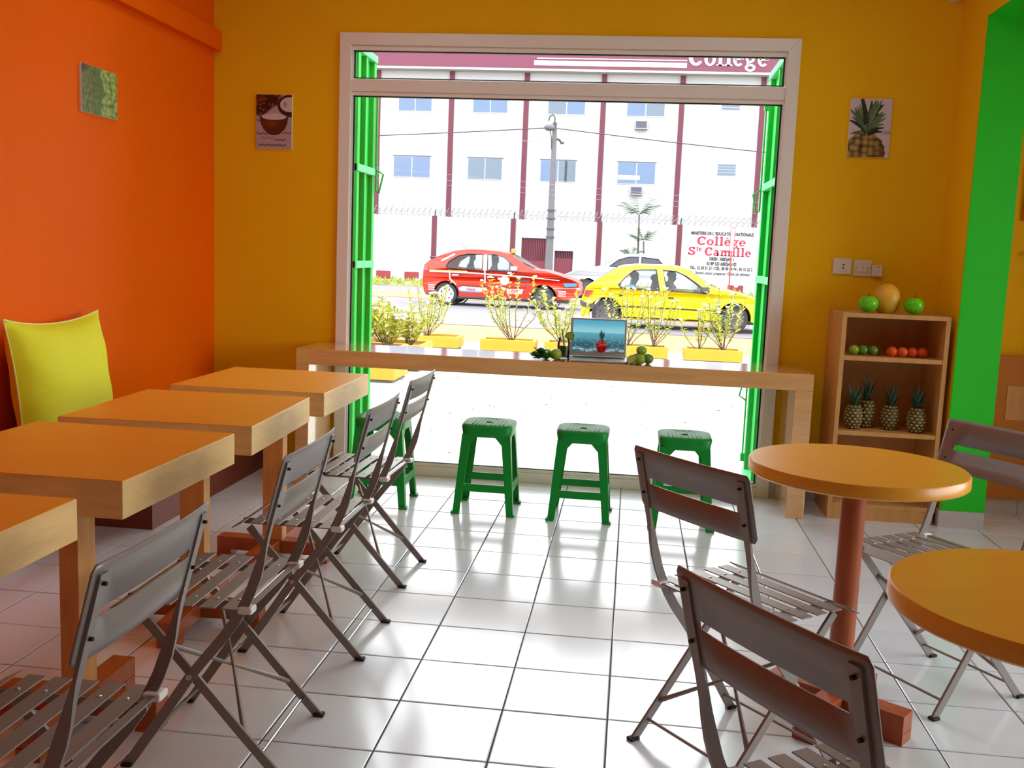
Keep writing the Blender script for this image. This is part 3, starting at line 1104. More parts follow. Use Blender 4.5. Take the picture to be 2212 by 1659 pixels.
def art_coconut(U, V):
    asp = 0.30 / 0.209
    col = np.zeros(U.shape + (3,)) + L3(176, 158, 162)
    n = np.sin(V * 90 + 3 * np.sin(U * 7)) * np.sin(U * 11 + V * 20)
    for yv, x0, x1, a in ((0.07, 0.05, 0.85, 0.9), (0.17, 0.5, 0.85, 0.8), (0.20, 0.15, 0.5, 0.5), (0.28, 0.0, 0.35, 0.8), (0.30, 0.75, 1.0, 0.8), (0.52, 0, 0.15, 0.8)):
        m = np.exp(-((V - yv - 0.008 * np.sin(U * 40)) / 0.014) ** 2) * smooth(x0 - 0.02, x0 + 0.03, U) * smooth(x1 + 0.02, x1 - 0.03, U)
        col = blend(col, m * a, L3(66, 34, 34))
    top = smooth(0.66, 0.74, V + 0.10 * np.sin(U * 6 + 1)) * smooth(0.78, 0.62, U)
    col = blend(col, top, L3(54, 22, 12))
    d, r, l = vor(U, V, 12, 15)
    col = blend(col, top * (d < 0.3) * (r > 0.62), L3(150, 80, 60))
    col = blend(col, top * np.exp(-((U - 0.15) / 0.09) ** 2 - ((V - 0.92) / 0.06) ** 2) * 0.7, L3(150, 60, 16))
    e = ((U - 1.0) / 0.40) ** 2 + ((V - 0.80) / 0.21) ** 2
    col = blend(col, smooth(1.04, 0.97, e), L3(50, 18, 14))
    e = ((U - 0.93) / 0.26) ** 2 + ((V - 0.82) / 0.135) ** 2
    col = blend(col, smooth(1.05, 0.95, e), L3(206, 192, 186))
    e = ((U - 0.81) / 0.06) ** 2 + ((V - 0.82) / 0.06) ** 2
    col = blend(col, smooth(1.2, 0.6, e) * 0.6, L3(130, 110, 86))
    bowl = (((U - 0.50) / 0.40) ** 2 + ((V - 0.60) / 0.35) ** 2 < 1) & (V < 0.60)
    col = blend(col, bowl.astype(float), L3(88, 36, 14))
    col = blend(col, bowl * np.exp(-((U - 0.42) / 0.18) ** 2 - ((V - 0.47) / 0.06) ** 2) * 0.6, L3(140, 66, 26))
    e = ((U - 0.50) / 0.345) ** 2 + ((V - 0.595) / 0.058) ** 2
    return blend(col, smooth(1.05, 0.96, e), L3(206, 190, 192))

def art_pineapple(U, V):
    col = np.zeros(U.shape + (3,)) + L3(208, 194, 200)
    col = blend(col, np.exp(-((V - 0.43) / 0.03) ** 2) * smooth(0.72, 0.9, U) * 0.7, L3(120, 112, 124))
    b = (((U - 0.40) / 0.50) ** 2 + ((V - 0.06) / 0.36) ** 2)
    d, r, l = vor(U + 0.0 * V, V, 6.5, 9.5)
    skin = L3(190, 158, 84) * np.ones(U.shape + (3,))
    k = np.clip(1.25 - d * 1.7, 0, 1) * (0.75 + 0.25 * r)
    skin = L3(58, 40, 14) * (1 - k[..., None]) + skin * k[..., None]
    skin = blend(skin, smooth(0.55, 0.95, U), L3(92, 54, 18))
    col = blend(col, smooth(1.06, 0.98, b + 0.05 * np.sin(V * 60)), 0)
    col = np.where((smooth(1.06, 0.98, b + 0.05 * np.sin(V * 60)) > 0.5)[..., None], skin, col)
    rs = np.random.RandomState(3)
    for k in range(44):
        lv = k / 43
        a = (rs.rand() - 0.5) * 2 * (1.45 - 0.95 * lv)
        x0, y0 = 0.42 + 0.10 * (rs.rand() - 0.5), 0.40 + 0.16 * lv
        ln = 0.34 + 0.42 * lv * (1 - 0.3 * abs(a))
        dx, dy = math.sin(a), math.cos(a)
        s = ((U - x0) * dx + (V - y0) * dy * 1.42) / 1.0
        p = (U - x0) * dy * 1.0 - (V - y0) * 1.42 * dx
        q = np.clip(s / ln, 0, 1)
        w = 0.060 * (1 - q) ** 0.6 + 0.004
        m = (np.abs(p - 0.10 * a * q * q) < w) & (s > 0) & (s < ln)
        sh_ = 0.35 + 0.65 * rs.rand()
        c = L3(int(60 + 60 * sh_), int(84 + 64 * sh_), int(62 + 40 * sh_)) if rs.rand() > 0.3 else L3(38, 52, 34)
        edge = (np.abs(p - 0.10 * a * q * q) > w * 0.72)
        col = np.where(m[..., None], np.where(edge[..., None], c * 0.35, c), col)
    return col

def picture(name, label, w, h, loc, rz, fn, nx, ny):
    t = thing(name, label, 'picture', loc, rz, None)
    obj('board', MB().box(-w / 2, w / 2, -0.012, -0.0005, -h / 2, h / 2), 'wall_white', t, bevel=0.001, seg=1)
    p = print_mesh('print', w - 0.002, h - 0.002, nx, ny, fn, 'print', t)
    p.location = (0, -0.0126, 0)
    return t
picture('wall_picture', 'picture of green grapes hanging on the orange wall', 0.302, 0.205, (XL, -1.256, 1.931), PI / 2, art_grapes, 132, 90)
picture('wall_picture', 'picture of a coconut bowl on the yellow wall left of the window', 0.209, 0.300, (-1.147, 0, 1.972), 0, art_coconut, 84, 120)
picture('wall_picture', 'picture of a pineapple on the yellow wall right of the window', 0.212, 0.300, (2.093, 0, 2.016), 0, art_pineapple, 90, 128)

# ------------------------------------------------------------------ switches, camera
sk = thing('wall_socket', 'white square wall socket with two dark holes, left of the light switch', 'socket', (2.010, 0, 1.293))
obj('plate', MB().box(-0.047, 0.047, -0.010, 0, -0.042, 0.042), 'plate_white', sk, bevel=0.002)
for z in (0.008, -0.010):
    obj('socket_hole', MB().lathe([(0.005, -0.0108), (0.005, -0.009)], 10, (0.006, 0, z), 'y'), 'dark_hole', sk)
sw = thing('light_switch', 'white double rocker light switch on the yellow wall', 'switch', (2.116, 0, 1.287))
obj('plate', MB().box(-0.045, 0.045, -0.010, 0, -0.042, 0.042), 'plate_white', sw, bevel=0.002)
for x in (-0.013, 0.013):
    obj('rocker', MB().box(x - 0.0122, x + 0.0122, -0.014 - 0.002 * (x > 0), -0.008, -0.020, 0.020), 'plate_white', sw, bevel=0.001)
for x in (-0.034, 0.034):
    obj('screw', MB().lathe([(0.003, -0.0108), (0.003, -0.009)], 8, (x, 0, 0), 'y'), 'dark_hole', sw)
bx = thing('bell_box', 'small cream box mounted right beside the light switch', 'switch', (2.190, 0, 1.275))
obj('case', MB().box(-0.027, 0.027, -0.024, 0, -0.030, 0.030), 'plate_white', bx, bevel=0.003)
obj('button', MB().lathe([(0.003, -0.0252), (0.003, -0.023)], 8, (0.006, 0, 0.022), 'y'), 'dark_hole', bx)
cc = thing('dome_camera', 'small white dome camera high on the yellow wall', 'camera', (2.458, 0, 2.700))
obj('housing', MB().lathe([(0.045, 0.0), (0.045, -0.02), (0.036, -0.036)], 24, (0, 0, 0), 'y'), 'plate_white', cc, smooth=40)
obj('dome', MB().ball((0, -0.036, -0.006), 0.029, 16, 10), 'dark_hole', cc, smooth=True)

# ------------------------------------------------------------------ on the bar
lp = thing('laptop', 'open silver laptop showing a red pineapple on its screen', 'laptop', (0.737, -0.165, BZ), 0.075)
obj('base', MB().prism([(-0.153, -0.215), (0.153, -0.215), (0.153, -0.002), (-0.153, -0.002)], 0.0008, 0.011), 'alu', lp, bevel=0.004)
kb = obj('keyboard', MB().box(-0.135, 0.135, -0.105, -0.018, 0.0105, 0.0116), 'key_black', lp)
tilt = math.radians(11)
lid = obj('lid', MB().box(-0.153, 0.153, 0.0, 0.006, 0, 0.207), 'alu', lp, bevel=0.004)
lid.location = (0, 0.0, 0.011)
lid.rotation_euler = (-tilt, 0, 0)
def art_screen(U, V):
    col = np.zeros(U.shape + (3,))
    sky = V > 0.62
    g = smooth(0.6, 1.0, V)[..., None]
    col[:] = L3(150, 214, 226) * (1 - g) + L3(78, 172, 206) * g
    sea = smooth(0.64, 0.60, V)[..., None]
    sc = L3(40, 92, 110) * smooth(0.65, 0.2, V)[..., None] + L3(96, 176, 200) * (1 - smooth(0.65, 0.2, V)[..., None])
    col = col * (1 - sea) + sc * sea
    nz = hash2(np.floor(U * 70), np.floor(V * 46))
    col = blend(col, ((nz > 0.86) & (V < 0.5)).astype(float) * 0.5, L3(150, 190, 196))
    fo = np.exp(-((V - 0.09 - 0.03 * np.sin(U * 17)) / 0.05) ** 2) * (hash2(np.floor(U * 60), np.floor(V * 50), 5) > 0.4)
    col = blend(col, fo * 0.8, L3(205, 222, 220))
    col = blend(col, smooth(0.05, 0.0, V - 0.05 * (U - 0.5)), L3(86, 92, 92))
    e = np.abs((U - 0.56) / 0.098) ** 2.6 + np.abs((V - 0.20) / 0.19) ** 2.6
    body = smooth(1.08, 0.94, e)
    d, r, l = vor(U, V, 30, 20)
    c = L3(128, 16, 22) * (0.6 + 0.5 * r)[..., None]
    c = np.where(((d < 0.33) & (V > 0.20))[..., None], L3(196, 90, 80), c)
    col = col * (1 - body[..., None]) + c * body[..., None]
    rs_ = np.random.RandomState(8)
    for k in range(26):
        a = (rs_.rand() - 0.5) * 1.5
        x0, y0 = 0.565, 0.36 + 0.20 * rs_.rand()
        ln = 0.17 - 0.03 * abs(a)
        dx, dy = math.sin(a), math.cos(a)
        s = ((U - x0) * 1.6 * dx + (V - y0) * dy)
        p = (U - x0) * 1.6 * dy - (V - y0) * dx
        q = np.clip(s / ln, 0, 1)
        m = (np.abs(p) < 0.022 * (1 - q) + 0.002) & (s > 0) & (s < ln)
        col = np.where(m[..., None], L3(26, 62, 58) if k % 2 else L3(44, 86, 78), col)
    return col
sc_ = print_mesh('display', 0.280, 0.176, 120, 78, art_screen, 'screen', lid)
sc_.location = (0, -0.0006, 0.108)
obj('webcam', MB().lathe([(0.002, -0.001), (0.002, 0.001)], 8, (0, 0, 0.202), 'y'), 'key_black', lid)

# jar of green juice, straw, slice of lime on the rim
jr = thing('juice_jar', 'glass jar of dark green juice with a straw beside the laptop', 'jar', (0.553, -0.210, BZ))
obj('glass', MB().lathe([(0.031, 0.0), (0.034, 0.004), (0.035, 0.075), (0.033, 0.088), (0.029, 0.094), (0.029, 0.108), (0.0275, 0.108), (0.0275, 0.094), (0.032, 0.086), (0.0335, 0.075), (0.0325, 0.006), (0.0, 0.005)], 28), 'jar_glass', jr, smooth=50)
obj('juice', MB().lathe([(0.0, 0.006), (0.032, 0.007), (0.0332, 0.066), (0.0, 0.067)], 28), 'juice', jr, smooth=50)
obj('straw', MB().tube([(0.010, 0.004, 0.012), (-0.004, 0, 0.10), (-0.012, -0.002, 0.150)], 0.0035, 8), 'leaf_dark', jr)
sl = thing('lime_slice', 'slice of lime stuck on the rim of the juice jar', 'lime', (0.584, -0.212, BZ + 0.118))
sr = MB().lathe([(0.0, -0.003), (0.024, -0.003), (0.024, 0.003), (0.0, 0.003)], 28, (0, 0, 0), 'y')
obj('rind', sr, 'lime_dark', sl, smooth=40)
obj('flesh', MB().lathe([(0.0, -0.0036), (0.019, -0.0036), (0.019, 0.0036), (0.0, 0.0036)], 24, (0, 0, 0), 'y'), 'lime', sl)

# limes on the bar
for x, y, r, lb, m in ((0.470, -0.325, 0.029, 'lime behind the bunch of green leaves on the bar', 'lime'),
                       (0.522, -0.345, 0.031, 'lime on the bar between the green leaves and the laptop', 'lime')):
    citrus('lime', x, y, BZ, lb, m, r, 'lime', 'limes on the window bar')
citrus('lime', 0.962, -0.365, BZ, 'lime at the front of the pile right of the laptop', 'lime', 0.0275, 'lime', 'limes on the window bar')
citrus('lime', 1.004, -0.318, BZ, 'darker lime at the right of the pile beside the laptop', 'lime_dark', 0.0285, 'lime', 'limes on the window bar')
citrus('lime', 0.948, -0.305, BZ, 'lime at the back of the pile, under the top one', 'lime_dark', 0.0275, 'lime', 'limes on the window bar')
citrus('lime', 0.968, -0.325, BZ + 0.043, 'lime resting on top of the pile right of the laptop', 'lime', 0.0275, 'lime', 'limes on the window bar')
hf = thing('half_lime', 'cut half of a lime leaning on the pile right of the laptop', 'lime', (0.918, -0.372, BZ + 0.027))
hf.rotation_euler = (0.5, -0.75, 0.3)
q = MB()
prof = [(0.0285 * math.sin(a), -0.0285 * math.cos(a)) for a in [PI / 2 * k / 8 for k in range(9)]]
q.lathe(prof, 20)
obj('rind', q, 'lime_dark', hf, smooth=60)
obj('flesh', MB().lathe([(0.026, 0.0002), (0.0, 0.0012)], 20), 'lime_flesh', hf)
# leafy bunch
lf = thing('leafy_greens', 'bunch of curly dark green leaves lying on the window bar', 'leaves', (0.448, -0.378, BZ))
rs = random.Random(5)
for k in range(46):
    a = rs.uniform(0, 2 * PI)
    rr = rs.uniform(0.0, 0.050)
    c = Vector((rr * math.cos(a) * 1.1, rr * math.sin(a) * 0.55, rs.uniform(0.012, 0.055) * (1 - rr * 9)))
    c.z = max(c.z, 0.008)
    yaw, pit = rs.uniform(0, 2 * PI), rs.uniform(-0.5, 0.9)
    R = Matrix.Rotation(yaw, 3, 'Z') @ Matrix.Rotation(-pit, 3, 'Y')
    rows = []
    L_, W_ = rs.uniform(0.026, 0.040), rs.uniform(0.014, 0.021)
    for i in range(6):
        u = i / 5
        w = W_ * math.sin(PI * (0.12 + 0.86 * u)) ** 0.7
        row = []
        for j in range(5):
            v = j / 2 - 1
            p = Vector((u * L_ - L_ / 2, v * w, 0.004 * math.sin(7 * u + 3 * v + k) + 0.005 * v * v))
            p = R @ p + c
            p.z = max(p.z, 0.002)
            row.append(tuple(p))
        rows.append(row)
    obj('leaf', MB().grid(rows), 'leaf_dark', lf, smooth=True)
obj('stem', MB().tube([(-0.01, 0.02, 0.02), (-0.03, 0.03, 0.05), (-0.045, 0.03, 0.062)], 0.0022, 6), 'stalk', lf)

# ------------------------------------------------------------------ glimpse of the next room
nx_ = thing('framed_poster', 'brown poster on the wall of the next room behind the green jamb', 'poster', (3.10, 0, 1.735))
obj('board', MB().box(-0.20, 0.20, -0.014, -0.001, -0.17, 0.17), 'photo_brown', nx_, bevel=0.002)
orn = thing('green_wall_hook', 'small green metal ornament on the wall of the next room', 'ornament', (3.015, 0, 1.40))
obj('upright_bar', MB().box(-0.012, 0.012, -0.03, -0.001, -0.05, 0.05), 'ornament_green', orn, bevel=0.003)
obj('cross_bar', MB().tube([(-0.085, -0.02, -0.004), (-0.03, -0.02, 0.004), (0.05, -0.02, 0.002), (0.10, -0.02, -0.003)], 0.008, 8), 'ornament_green', orn)
bsk = thing('dark_zone_board', 'brown board standing in for a darker zone of the next room wall', 'panel', (3.06, -0.02, 0.0))  # made-up board where the next room wall is darker
obj('panel_board', MB().box(-0.30, 0.32, -0.03, 0.0, 0.09, 0.86), 'photo_brown', bsk, bevel=0.003)
obj('panel_label', MB().box(-0.16, 0.02, -0.033, -0.03, 0.52, 0.70), 'shelf_wood', bsk)

# added fill light (out of frame): two unseen glowing panels under the ceiling
for i, (x, y) in enumerate(((-0.45, -1.5), (1.55, -1.5))):
    t = thing('added_fill_lamp', 'flat white fill lamp added out of view ' + ('over the square tables' if i == 0 else 'over the round tables'), 'lamp', (x, y, CEIL))
    obj('lamp_frame', MB().box(-0.3, 0.3, -0.3, 0.3, -0.03, 0.0), 'lamp_white', t, bevel=0.004)
    m = MATS.get('fill_lamp_glow') or mat('fill_lamp_glow', (0.90, 0.97, 1.0, 1), 0.5, emit=FILL_LAMP)
    obj('diffuser', MB().box(-0.275, 0.275, -0.275, 0.275, -0.036, -0.03), 'fill_lamp_glow', t)
# ================================================================== OUTSIDE
GZ = -0.10
def ground(name, y0, y1, z, m, x0=-60, x1=60):
    return struct(obj(name, MB().box(x0, x1, y0, y1, z - 0.3, z), m))
ground('patio', 0.15, 9.55, GZ, 'concrete')
ground('sand_verge', 9.55, 13.1, GZ + 0.002, 'sand')
ground('road', 13.1, 22.6, GZ - 0.004, 'asphalt')
ground('median', 22.6, 26.2, GZ + 0.01, 'sand')
ground('road_far', 26.2, 31.0, GZ, 'asphalt')
ground('far_verge', 31.0, 37.8, GZ + 0.03, 'grass_ground')
ground('far_pavement', 38.0, 60.0, 0.20, 'grass_ground')
struct(obj('side_yard', MB().box(4.92, 60, -40, 0.15, GZ - 0.3, GZ), 'concrete'))
obj_k = struct(obj('kerb_near', MB().box(-60, 60, 13.02, 13.16, GZ - 0.1, GZ + 0.012), 'pole_concrete'))
# grass tufts on the far verge
gm = MB()
rs = random.Random(11)
for k in range(900):
    x, y = rs.uniform(-14, 8), 31.2 + 6.3 * rs.random() ** 1.5
    a = rs.uniform(0, PI)
    h = rs.uniform(0.06, 0.22)
    w = rs.uniform(0.05, 0.16)
    dx, dy = math.cos(a) * w, math.sin(a) * w
    gm.add([(x - dx, y - dy, GZ + 0.03), (x + dx, y + dy, GZ + 0.03), (x + dx * 0.4 + 0.03, y + dy * 0.4, GZ + 0.03 + h)], [(0, 1, 2)])
mat('grass', S(120, 132, 50), 0.8, var=0.3, vscale=2)
g_ = obj('verge_grass', gm, 'grass')
g_['kind'] = 'stuff'
tag(g_, 'patchy dry grass on the verge across the road', 'grass')
# painted kerb: red and white blocks
kr = sroot('kerb_painted')
x = -16.7
i = 0
while x < 9:
    L_ = 0.635
    obj('kerb_block', MB().box(x, x + L_ - 0.01, 37.8, 38.0, GZ, 0.275), 'kerb_red' if i % 2 == 0 else 'kerb_white', kr)
    x += L_
    i += 1

# ------------------------------------------------------------------ boundary wall with gates, razor wire, sign
bw = thing('boundary_wall', 'white rendered boundary wall with maroon posts across the street', 'wall')
mb = MB()
WY = 40.0
ztop = 2.79
mb.box(-40, -4.22, WY, WY + 0.25, GZ, ztop).box(-4.22, -3.08, WY, WY + 0.25, 1.98, ztop).box(-3.08, -2.70, WY, WY + 0.25, GZ, ztop)
mb.box(-2.70, -1.86, WY, WY + 0.25, 1.46, ztop).box(-1.86, 40, WY, WY + 0.25, GZ, ztop)
obj('wall_body', mb, 'render_white', bw)
for x in (-11.95, -8.25, -4.62, -0.72, 2.83, 6.75):
    p = obj('post', MB().box(x - 0.11, x + 0.11, WY - 0.07, WY, 0.15, ztop + 0.02), 'maroon', bw)
    obj('spike', MB().tube([(x + 0.02, WY - 0.03, ztop), (x + 0.05, WY - 0.03, ztop + 0.3)], 0.035, 6), 'car_black', p)
for (gx0, gx1, gzt, lb, zs) in ((-4.21, -3.09, 1.97, 'tall maroon sheet metal gate in the white boundary wall', 0.95), (-2.69, -1.87, 1.45, 'low maroon metal gate right of the street lamp pole', 1.12)):
    gt = thing('metal_gate', lb, 'gate', (0, 0, 0), 0, 'maroon gates in the boundary wall')
    obj('sheet', MB().box(gx0, gx1, WY + 0.08, WY + 0.12, 0.2, zs), 'maroon_gate', gt)
    obj('top_rail', MB().box(gx0, gx1, WY + 0.07, WY + 0.13, gzt - 0.04, gzt), 'maroon_dark', gt)
    obj('backing', MB().box(gx0, gx1, WY + 0.14, WY + 0.15, zs, gzt - 0.04), 'maroon_dark' if gzt < 1.6 else 'maroon_gate', gt)
    nb = int((gx1 - gx0) / 0.075)
    for k in range(nb):
        xx = gx0 + (k + 0.5) * (gx1 - gx0) / nb
        obj('bar', MB().box(xx - 0.014, xx + 0.014, WY + 0.08, WY + 0.11, zs, gzt - 0.04), 'maroon_gate', gt)
# razor wire
pts = []
x = -13.0
nn = 0
while nn < 1100:
    a = nn * 2 * PI / 14
    x = -13.0 + 0.26 * nn / 14 + 0.12 * math.sin(a)
    r = 0.21 + 0.02 * math.sin(nn * 0.37)
    pts.append((x, WY + 0.12 + r * math.cos(a) * 0.8, ztop + 0.22 + r * math.sin(a)))
    nn += 1
rz_ = thing('razor_wire', 'coil of razor wire along the top of the white boundary wall', 'wire')
obj('coil', MB().tube(pts, 0.012, 4, cap=False), 'razor', rz_)
obj('straining_wire', MB().tube([(-13, WY + 0.1, ztop + 0.2), (7.6, WY + 0.1, ztop + 0.2)], 0.008, 4), 'razor', rz_)

# heavy slab-serif letters built stroke by stroke
def _ring(cx, cy, rx, ry, tv, th, a0=0, a1=360):
    tv, th = min(tv * 1.18, rx * 0.98), min(th * 1.45, ry * 0.98)
    n = max(4, int(abs(a1 - a0) / 18))
    P = []
    for i in range(n):
        q = []
        for a in (a0 + (a1 - a0) * i / n, a0 + (a1 - a0) * (i + 1) / n):
            a = math.radians(a)
            q.append(((cx + rx * math.cos(a), cy + ry * math.sin(a)), (cx + (rx - tv) * math.cos(a), cy + (ry - th) * math.sin(a))))
        P.append([q[0][0], q[1][0], q[1][1], q[0][1]])
    return P
def _r(x0, x1, y0, y1):
    return [[(x0, y0), (x1, y0), (x1, y1), (x0, y1)]]
_e = _ring(.24, .25, .24, .26, .125, .055, 0, 318) + _r(.08, .47, .235, .29)
GLY = {
    'C': (.70, _ring(.35, .36, .35, .38, .16, .075, 48, 312) + _r(.53, .62, .45, .70) + _r(.50, .60, .07, .17)),
    'o': (.54, _ring(.26, .25, .26, .265, .125, .055)),
    'l': (.35, _r(.09, .245, 0, .76) + _r(0, .335, 0, .055) + _r(.01, .15, .70, .76)),
    'e': (.52, _e),
    '\u00e8': (.52, _e + [[(.10, .68), (.20, .71), (.34, .58), (.27, .56)]]),
    'g': (.54, _ring(.22, .32, .215, .20, .11, .055) + _ring(.24, -.06, .24, .15, .10, .055) + _r(.36, .53, .43, .52) + _r(.07, .19, .05, .16)),
    'a': (.56, _ring(.2, .145, .2, .16, .11, .05) + _r(.30, .44, 0, .36) + _ring(.245, .34, .195, .175, .13, .055, 0, 165) + _r(.3, .54, 0, .05)),
    'm': (.92, sum([_r(x, x + .14, 0, .38) + _r(x - .05, x + .20, 0, .055) for x in (.06, .36, .66)], []) + _ring(.31, .33, .19, .185, .14, .065, 0, 175) + _ring(.61, .33, .19, .185, .14, .065, 0, 160) + _r(0, .15, .45, .51)),
    'i': (.34, _r(.09, .235, 0, .5) + _r(0, .325, 0, .055) + _r(.01, .15, .45, .5) + _ring(.16, .64, .085, .085, .084, .084)),
    'S': (.62, _ring(.29, .53, .27, .20, .13, .075, 15, 270) + _ring(.29, .205, .30, .215, .14, .075, -165, 92) + _r(.44, .54, .50, .70) + _r(.0, .09, .04, .24)),
    't': (.40, _r(.10, .23, .06, .66) + _r(0, .36, .44, .505) + _ring(.25, .10, .15, .11, .10, .05, 180, 330)),
}
def slab_letters(name, txt, x0, x1, z, h, m, parent, y=0.0, depth=0.006):
    """txt from x0 to x1 on baseline z, capital height h"""
    tot = sum(GLY[c][0] + .02 for c in txt) - .02
    sx = (x1 - x0) / tot
    sz = h / .74
    x = x0
    for k, c in enumerate(txt):
        w, polys = GLY[c]
        mb = MB()
        for p in polys:
            mb.hexa([(x + a * sx, y, z + b * sz) for a, b in p], [(x + a * sx, y - depth, z + b * sz) for a, b in p])
        obj('letter', mb, m, parent)
        x += (w + .02) * sx
# painted school sign
sg = thing('school_sign', 'school name painted in red and black on the boundary wall', 'sign', (4.70, WY - 0.012, 0))
lettering('line_ministry', "MINISTERE DE L 'EDUCATION NATIONALE", 0.20, (0, 0, 2.40), 'letter_black', sg, 0.004, 0.006, width=2.72)
slab_letters('college', 'Coll\u00e8ge', -1.08, 1.06, 1.96, 0.37, 'letter_red', sg)
slab_letters('sainte', 'S', -1.44, -1.12, 1.50, 0.37, 'letter_red', sg)
slab_letters('sainte', 'te', -1.10, -0.84, 1.69, 0.20, 'letter_red', sg)
slab_letters('camille', 'Camille', -0.72, 1.32, 1.50, 0.37, 'letter_red', sg)
lettering('line_dren', 'DREN : ABIDJAN 1', 0.20, (0.05, 0, 1.29), 'letter_black', sg, 0.004, 0.006, width=1.06)
lettering('line_bp', '02 BP 323 ABIDJAN 02', 0.20, (0.05, 0, 1.08), 'letter_black', sg, 0.004, 0.005, width=1.30)
lettering('line_tel', 'TEL.: 22 50 51 21 / CEL. 08 40 74 74 : 05 15 22 2', 0.19, (0.04, 0, 0.88), 'letter_black', sg, 0.004, 0.004, width=2.74)
lettering('line_motto', "Notre souci: pr\u00e9parer l'Elite de demain", 0.19, (0.10, 0, 0.66), 'letter_black', sg, 0.004, 0.001, shear=0.35, width=2.40)

# ------------------------------------------------------------------ school building
sb = thing('school_building', 'white school building with maroon pilasters and pink fascia', 'building')
BYF = 48.0
obj('facade', MB().box(-30, 26, BYF, BYF + 9, GZ, 10.8), 'render_white', sb)
obj('fascia', MB().box(-31, 27, BYF - 0.75, BYF + 0.5, 10.72, 12.6), 'fascia_pink', sb)
obj('eave', MB().box(-31, 27, BYF - 0.72, BYF, 10.60, 10.72), 'render_white', sb)
for x in (-17.1, -13.1, -9.12, -5.15, -1.13, 2.89, 6.95, 11.0):
    obj('pilaster', MB().box(x - 0.13, x + 0.13, BYF - 0.10, BYF, GZ, 10.60), 'maroon', sb)
def far_window(x0, x1, z0, z1, pm, sticker=None):
    f = obj('window', MB().box(x0 - 0.05, x1 + 0.05, BYF - 0.03, BYF + 0.02, z0 - 0.05, z1 + 0.05), 'win_frame', sb)
    xm = (x0 + x1) / 2
    obj('pane', MB().box(x0, xm - 0.03, BYF - 0.045, BYF - 0.03, z0, z1), pm[0], f)
    obj('pane', MB().box(xm + 0.03, x1, BYF - 0.04, BYF - 0.03, z0, z1), pm[1], f)
    obj('lintel', MB().box(x0 - 0.06, x1 + 0.06, BYF - 0.06, BYF, z1 + 0.03, z1 + 0.07), 'ac_grille', f)
    if sticker:
        obj('notice', MB().box(*sticker[0], BYF - 0.055, BYF - 0.046, *sticker[1]), 'win_frame', f)
B_, G_ = 'win_pane', 'win_pane_grey'
lowp = [(B_, B_), (G_, G_), (B_, G_), (B_, B_)]
upp = [(B_, B_), (B_, B_), (G_, B_), (B_, G_)]
for k, (x0, x1) in enumerate(((-12.15, -10.2), (-8.12, -6.32), (-4.25, -2.42), (-0.20, 1.72))):
    far_window(x0, x1, 5.10, 6.15, lowp[k], ((-0.18, 0.95), (5.28, 5.52)) if k == 3 else None)
for k, (x0, x1) in enumerate(((-11.95, -10.2), (-7.95, -6.15), (-3.98, -2.08), (0.12, 2.02))):
    far_window(x0, x1, 8.55, 9.60, upp[k])
obj('pane_strip', MB().box(-2.98, -2.86, BYF - 0.05, BYF - 0.04, 5.10, 6.15), 'car_black', sb)
for z0, z1 in ((5.66, 6.24), (8.95, 9.5)):
    f = obj('louvre_window', MB().box(4.86, 5.88, BYF - 0.03, BYF + 0.02, z0, z1), 'win_frame', sb)
    for k in range(4):
        h = (z1 - z0) / 4
        obj('louvre_slat', MB().box(4.92, 5.82, BYF - 0.06, BYF - 0.03, z0 + h * k + 0.03, z0 + h * k + h - 0.02), 'win_pane' if k % 2 == 0 else 'win_pane_grey', f)
for k, (x0, z0) in enumerate(((0.55, 7.84), (0.47, 4.50))):
    a = thing('air_conditioner', 'window air conditioner box on the school facade, ' + ('upper one' if k == 0 else 'lower one above the palm'), 'air conditioner', (x0, BYF, z0), 0, 'air conditioners on the school facade')
    obj('case', MB().box(0, 0.66, -0.35, 0, 0, 0.46), 'ac_case', a, bevel=0.01)
    obj('grille', MB().box(0.06, 0.60, -0.37, -0.35, 0.07, 0.40), 'ac_grille', a)
# fascia bands and name
obj('white_band', MB().box(-4.75, 3.0, BYF - 0.77, BYF - 0.75, 10.86, 11.10), 'letter_white', sb)
obj('white_band', MB().box(-4.6, 3.0, BYF - 0.77, BYF - 0.75, 11.19, 11.24), 'letter_white', sb)
obj('white_band', MB().box(-4.2, 3.0, BYF - 0.77, BYF - 0.75, 11.52, 11.60), 'letter_white', sb)
slab_letters('school_name', 'Coll\u00e8ge', 3.06, 7.05, 10.99, 0.92, 'letter_white', sb, BYF - 0.75, 0.03)

# ------------------------------------------------------------------ street lamp pole and wires
pl = thing('street_lamp', 'grey concrete street lamp pole with a round lamp head', 'street lamp', (-2.80, 38.45, 0.15))
obj('pole', MB().hexa([(-0.17, -0.13, 0), (0.17, -0.13, 0), (0.17, 0.13, 0), (-0.17, 0.13, 0)], [(-0.09 , -0.07, 6.75), (0.09, -0.07, 6.75), (0.09, 0.07, 6.75), (-0.09, 0.07, 6.75)]), 'pole_concrete', pl)
for z in (1.85, 2.2, 2.65, 3.0):
    obj('band', MB().box(-0.19, 0.19, -0.16, 0.16, z, z + 0.05), 'ac_grille', pl)
obj('lamp_arm', MB().tube([(0.0, -0.12, 6.6), (0.0, -0.12, 6.95), (-0.10, -0.12, 7.06), (-0.22, -0.12, 6.98), (-0.27, -0.12, 6.80)], 0.03, 8), 'wire', pl)
obj('lamp_head', MB().ball((-0.22, -0.16, 6.52), (0.24, 0.22, 0.15), 18, 10), 'pole_concrete', pl, smooth=True)
obj('lamp_bracket', MB().tube([(-0.18, -0.12, 6.4), (-0.12, -0.12, 6.1), (-0.10, -0.1, 5.6)], 0.025, 6), 'wire', pl)
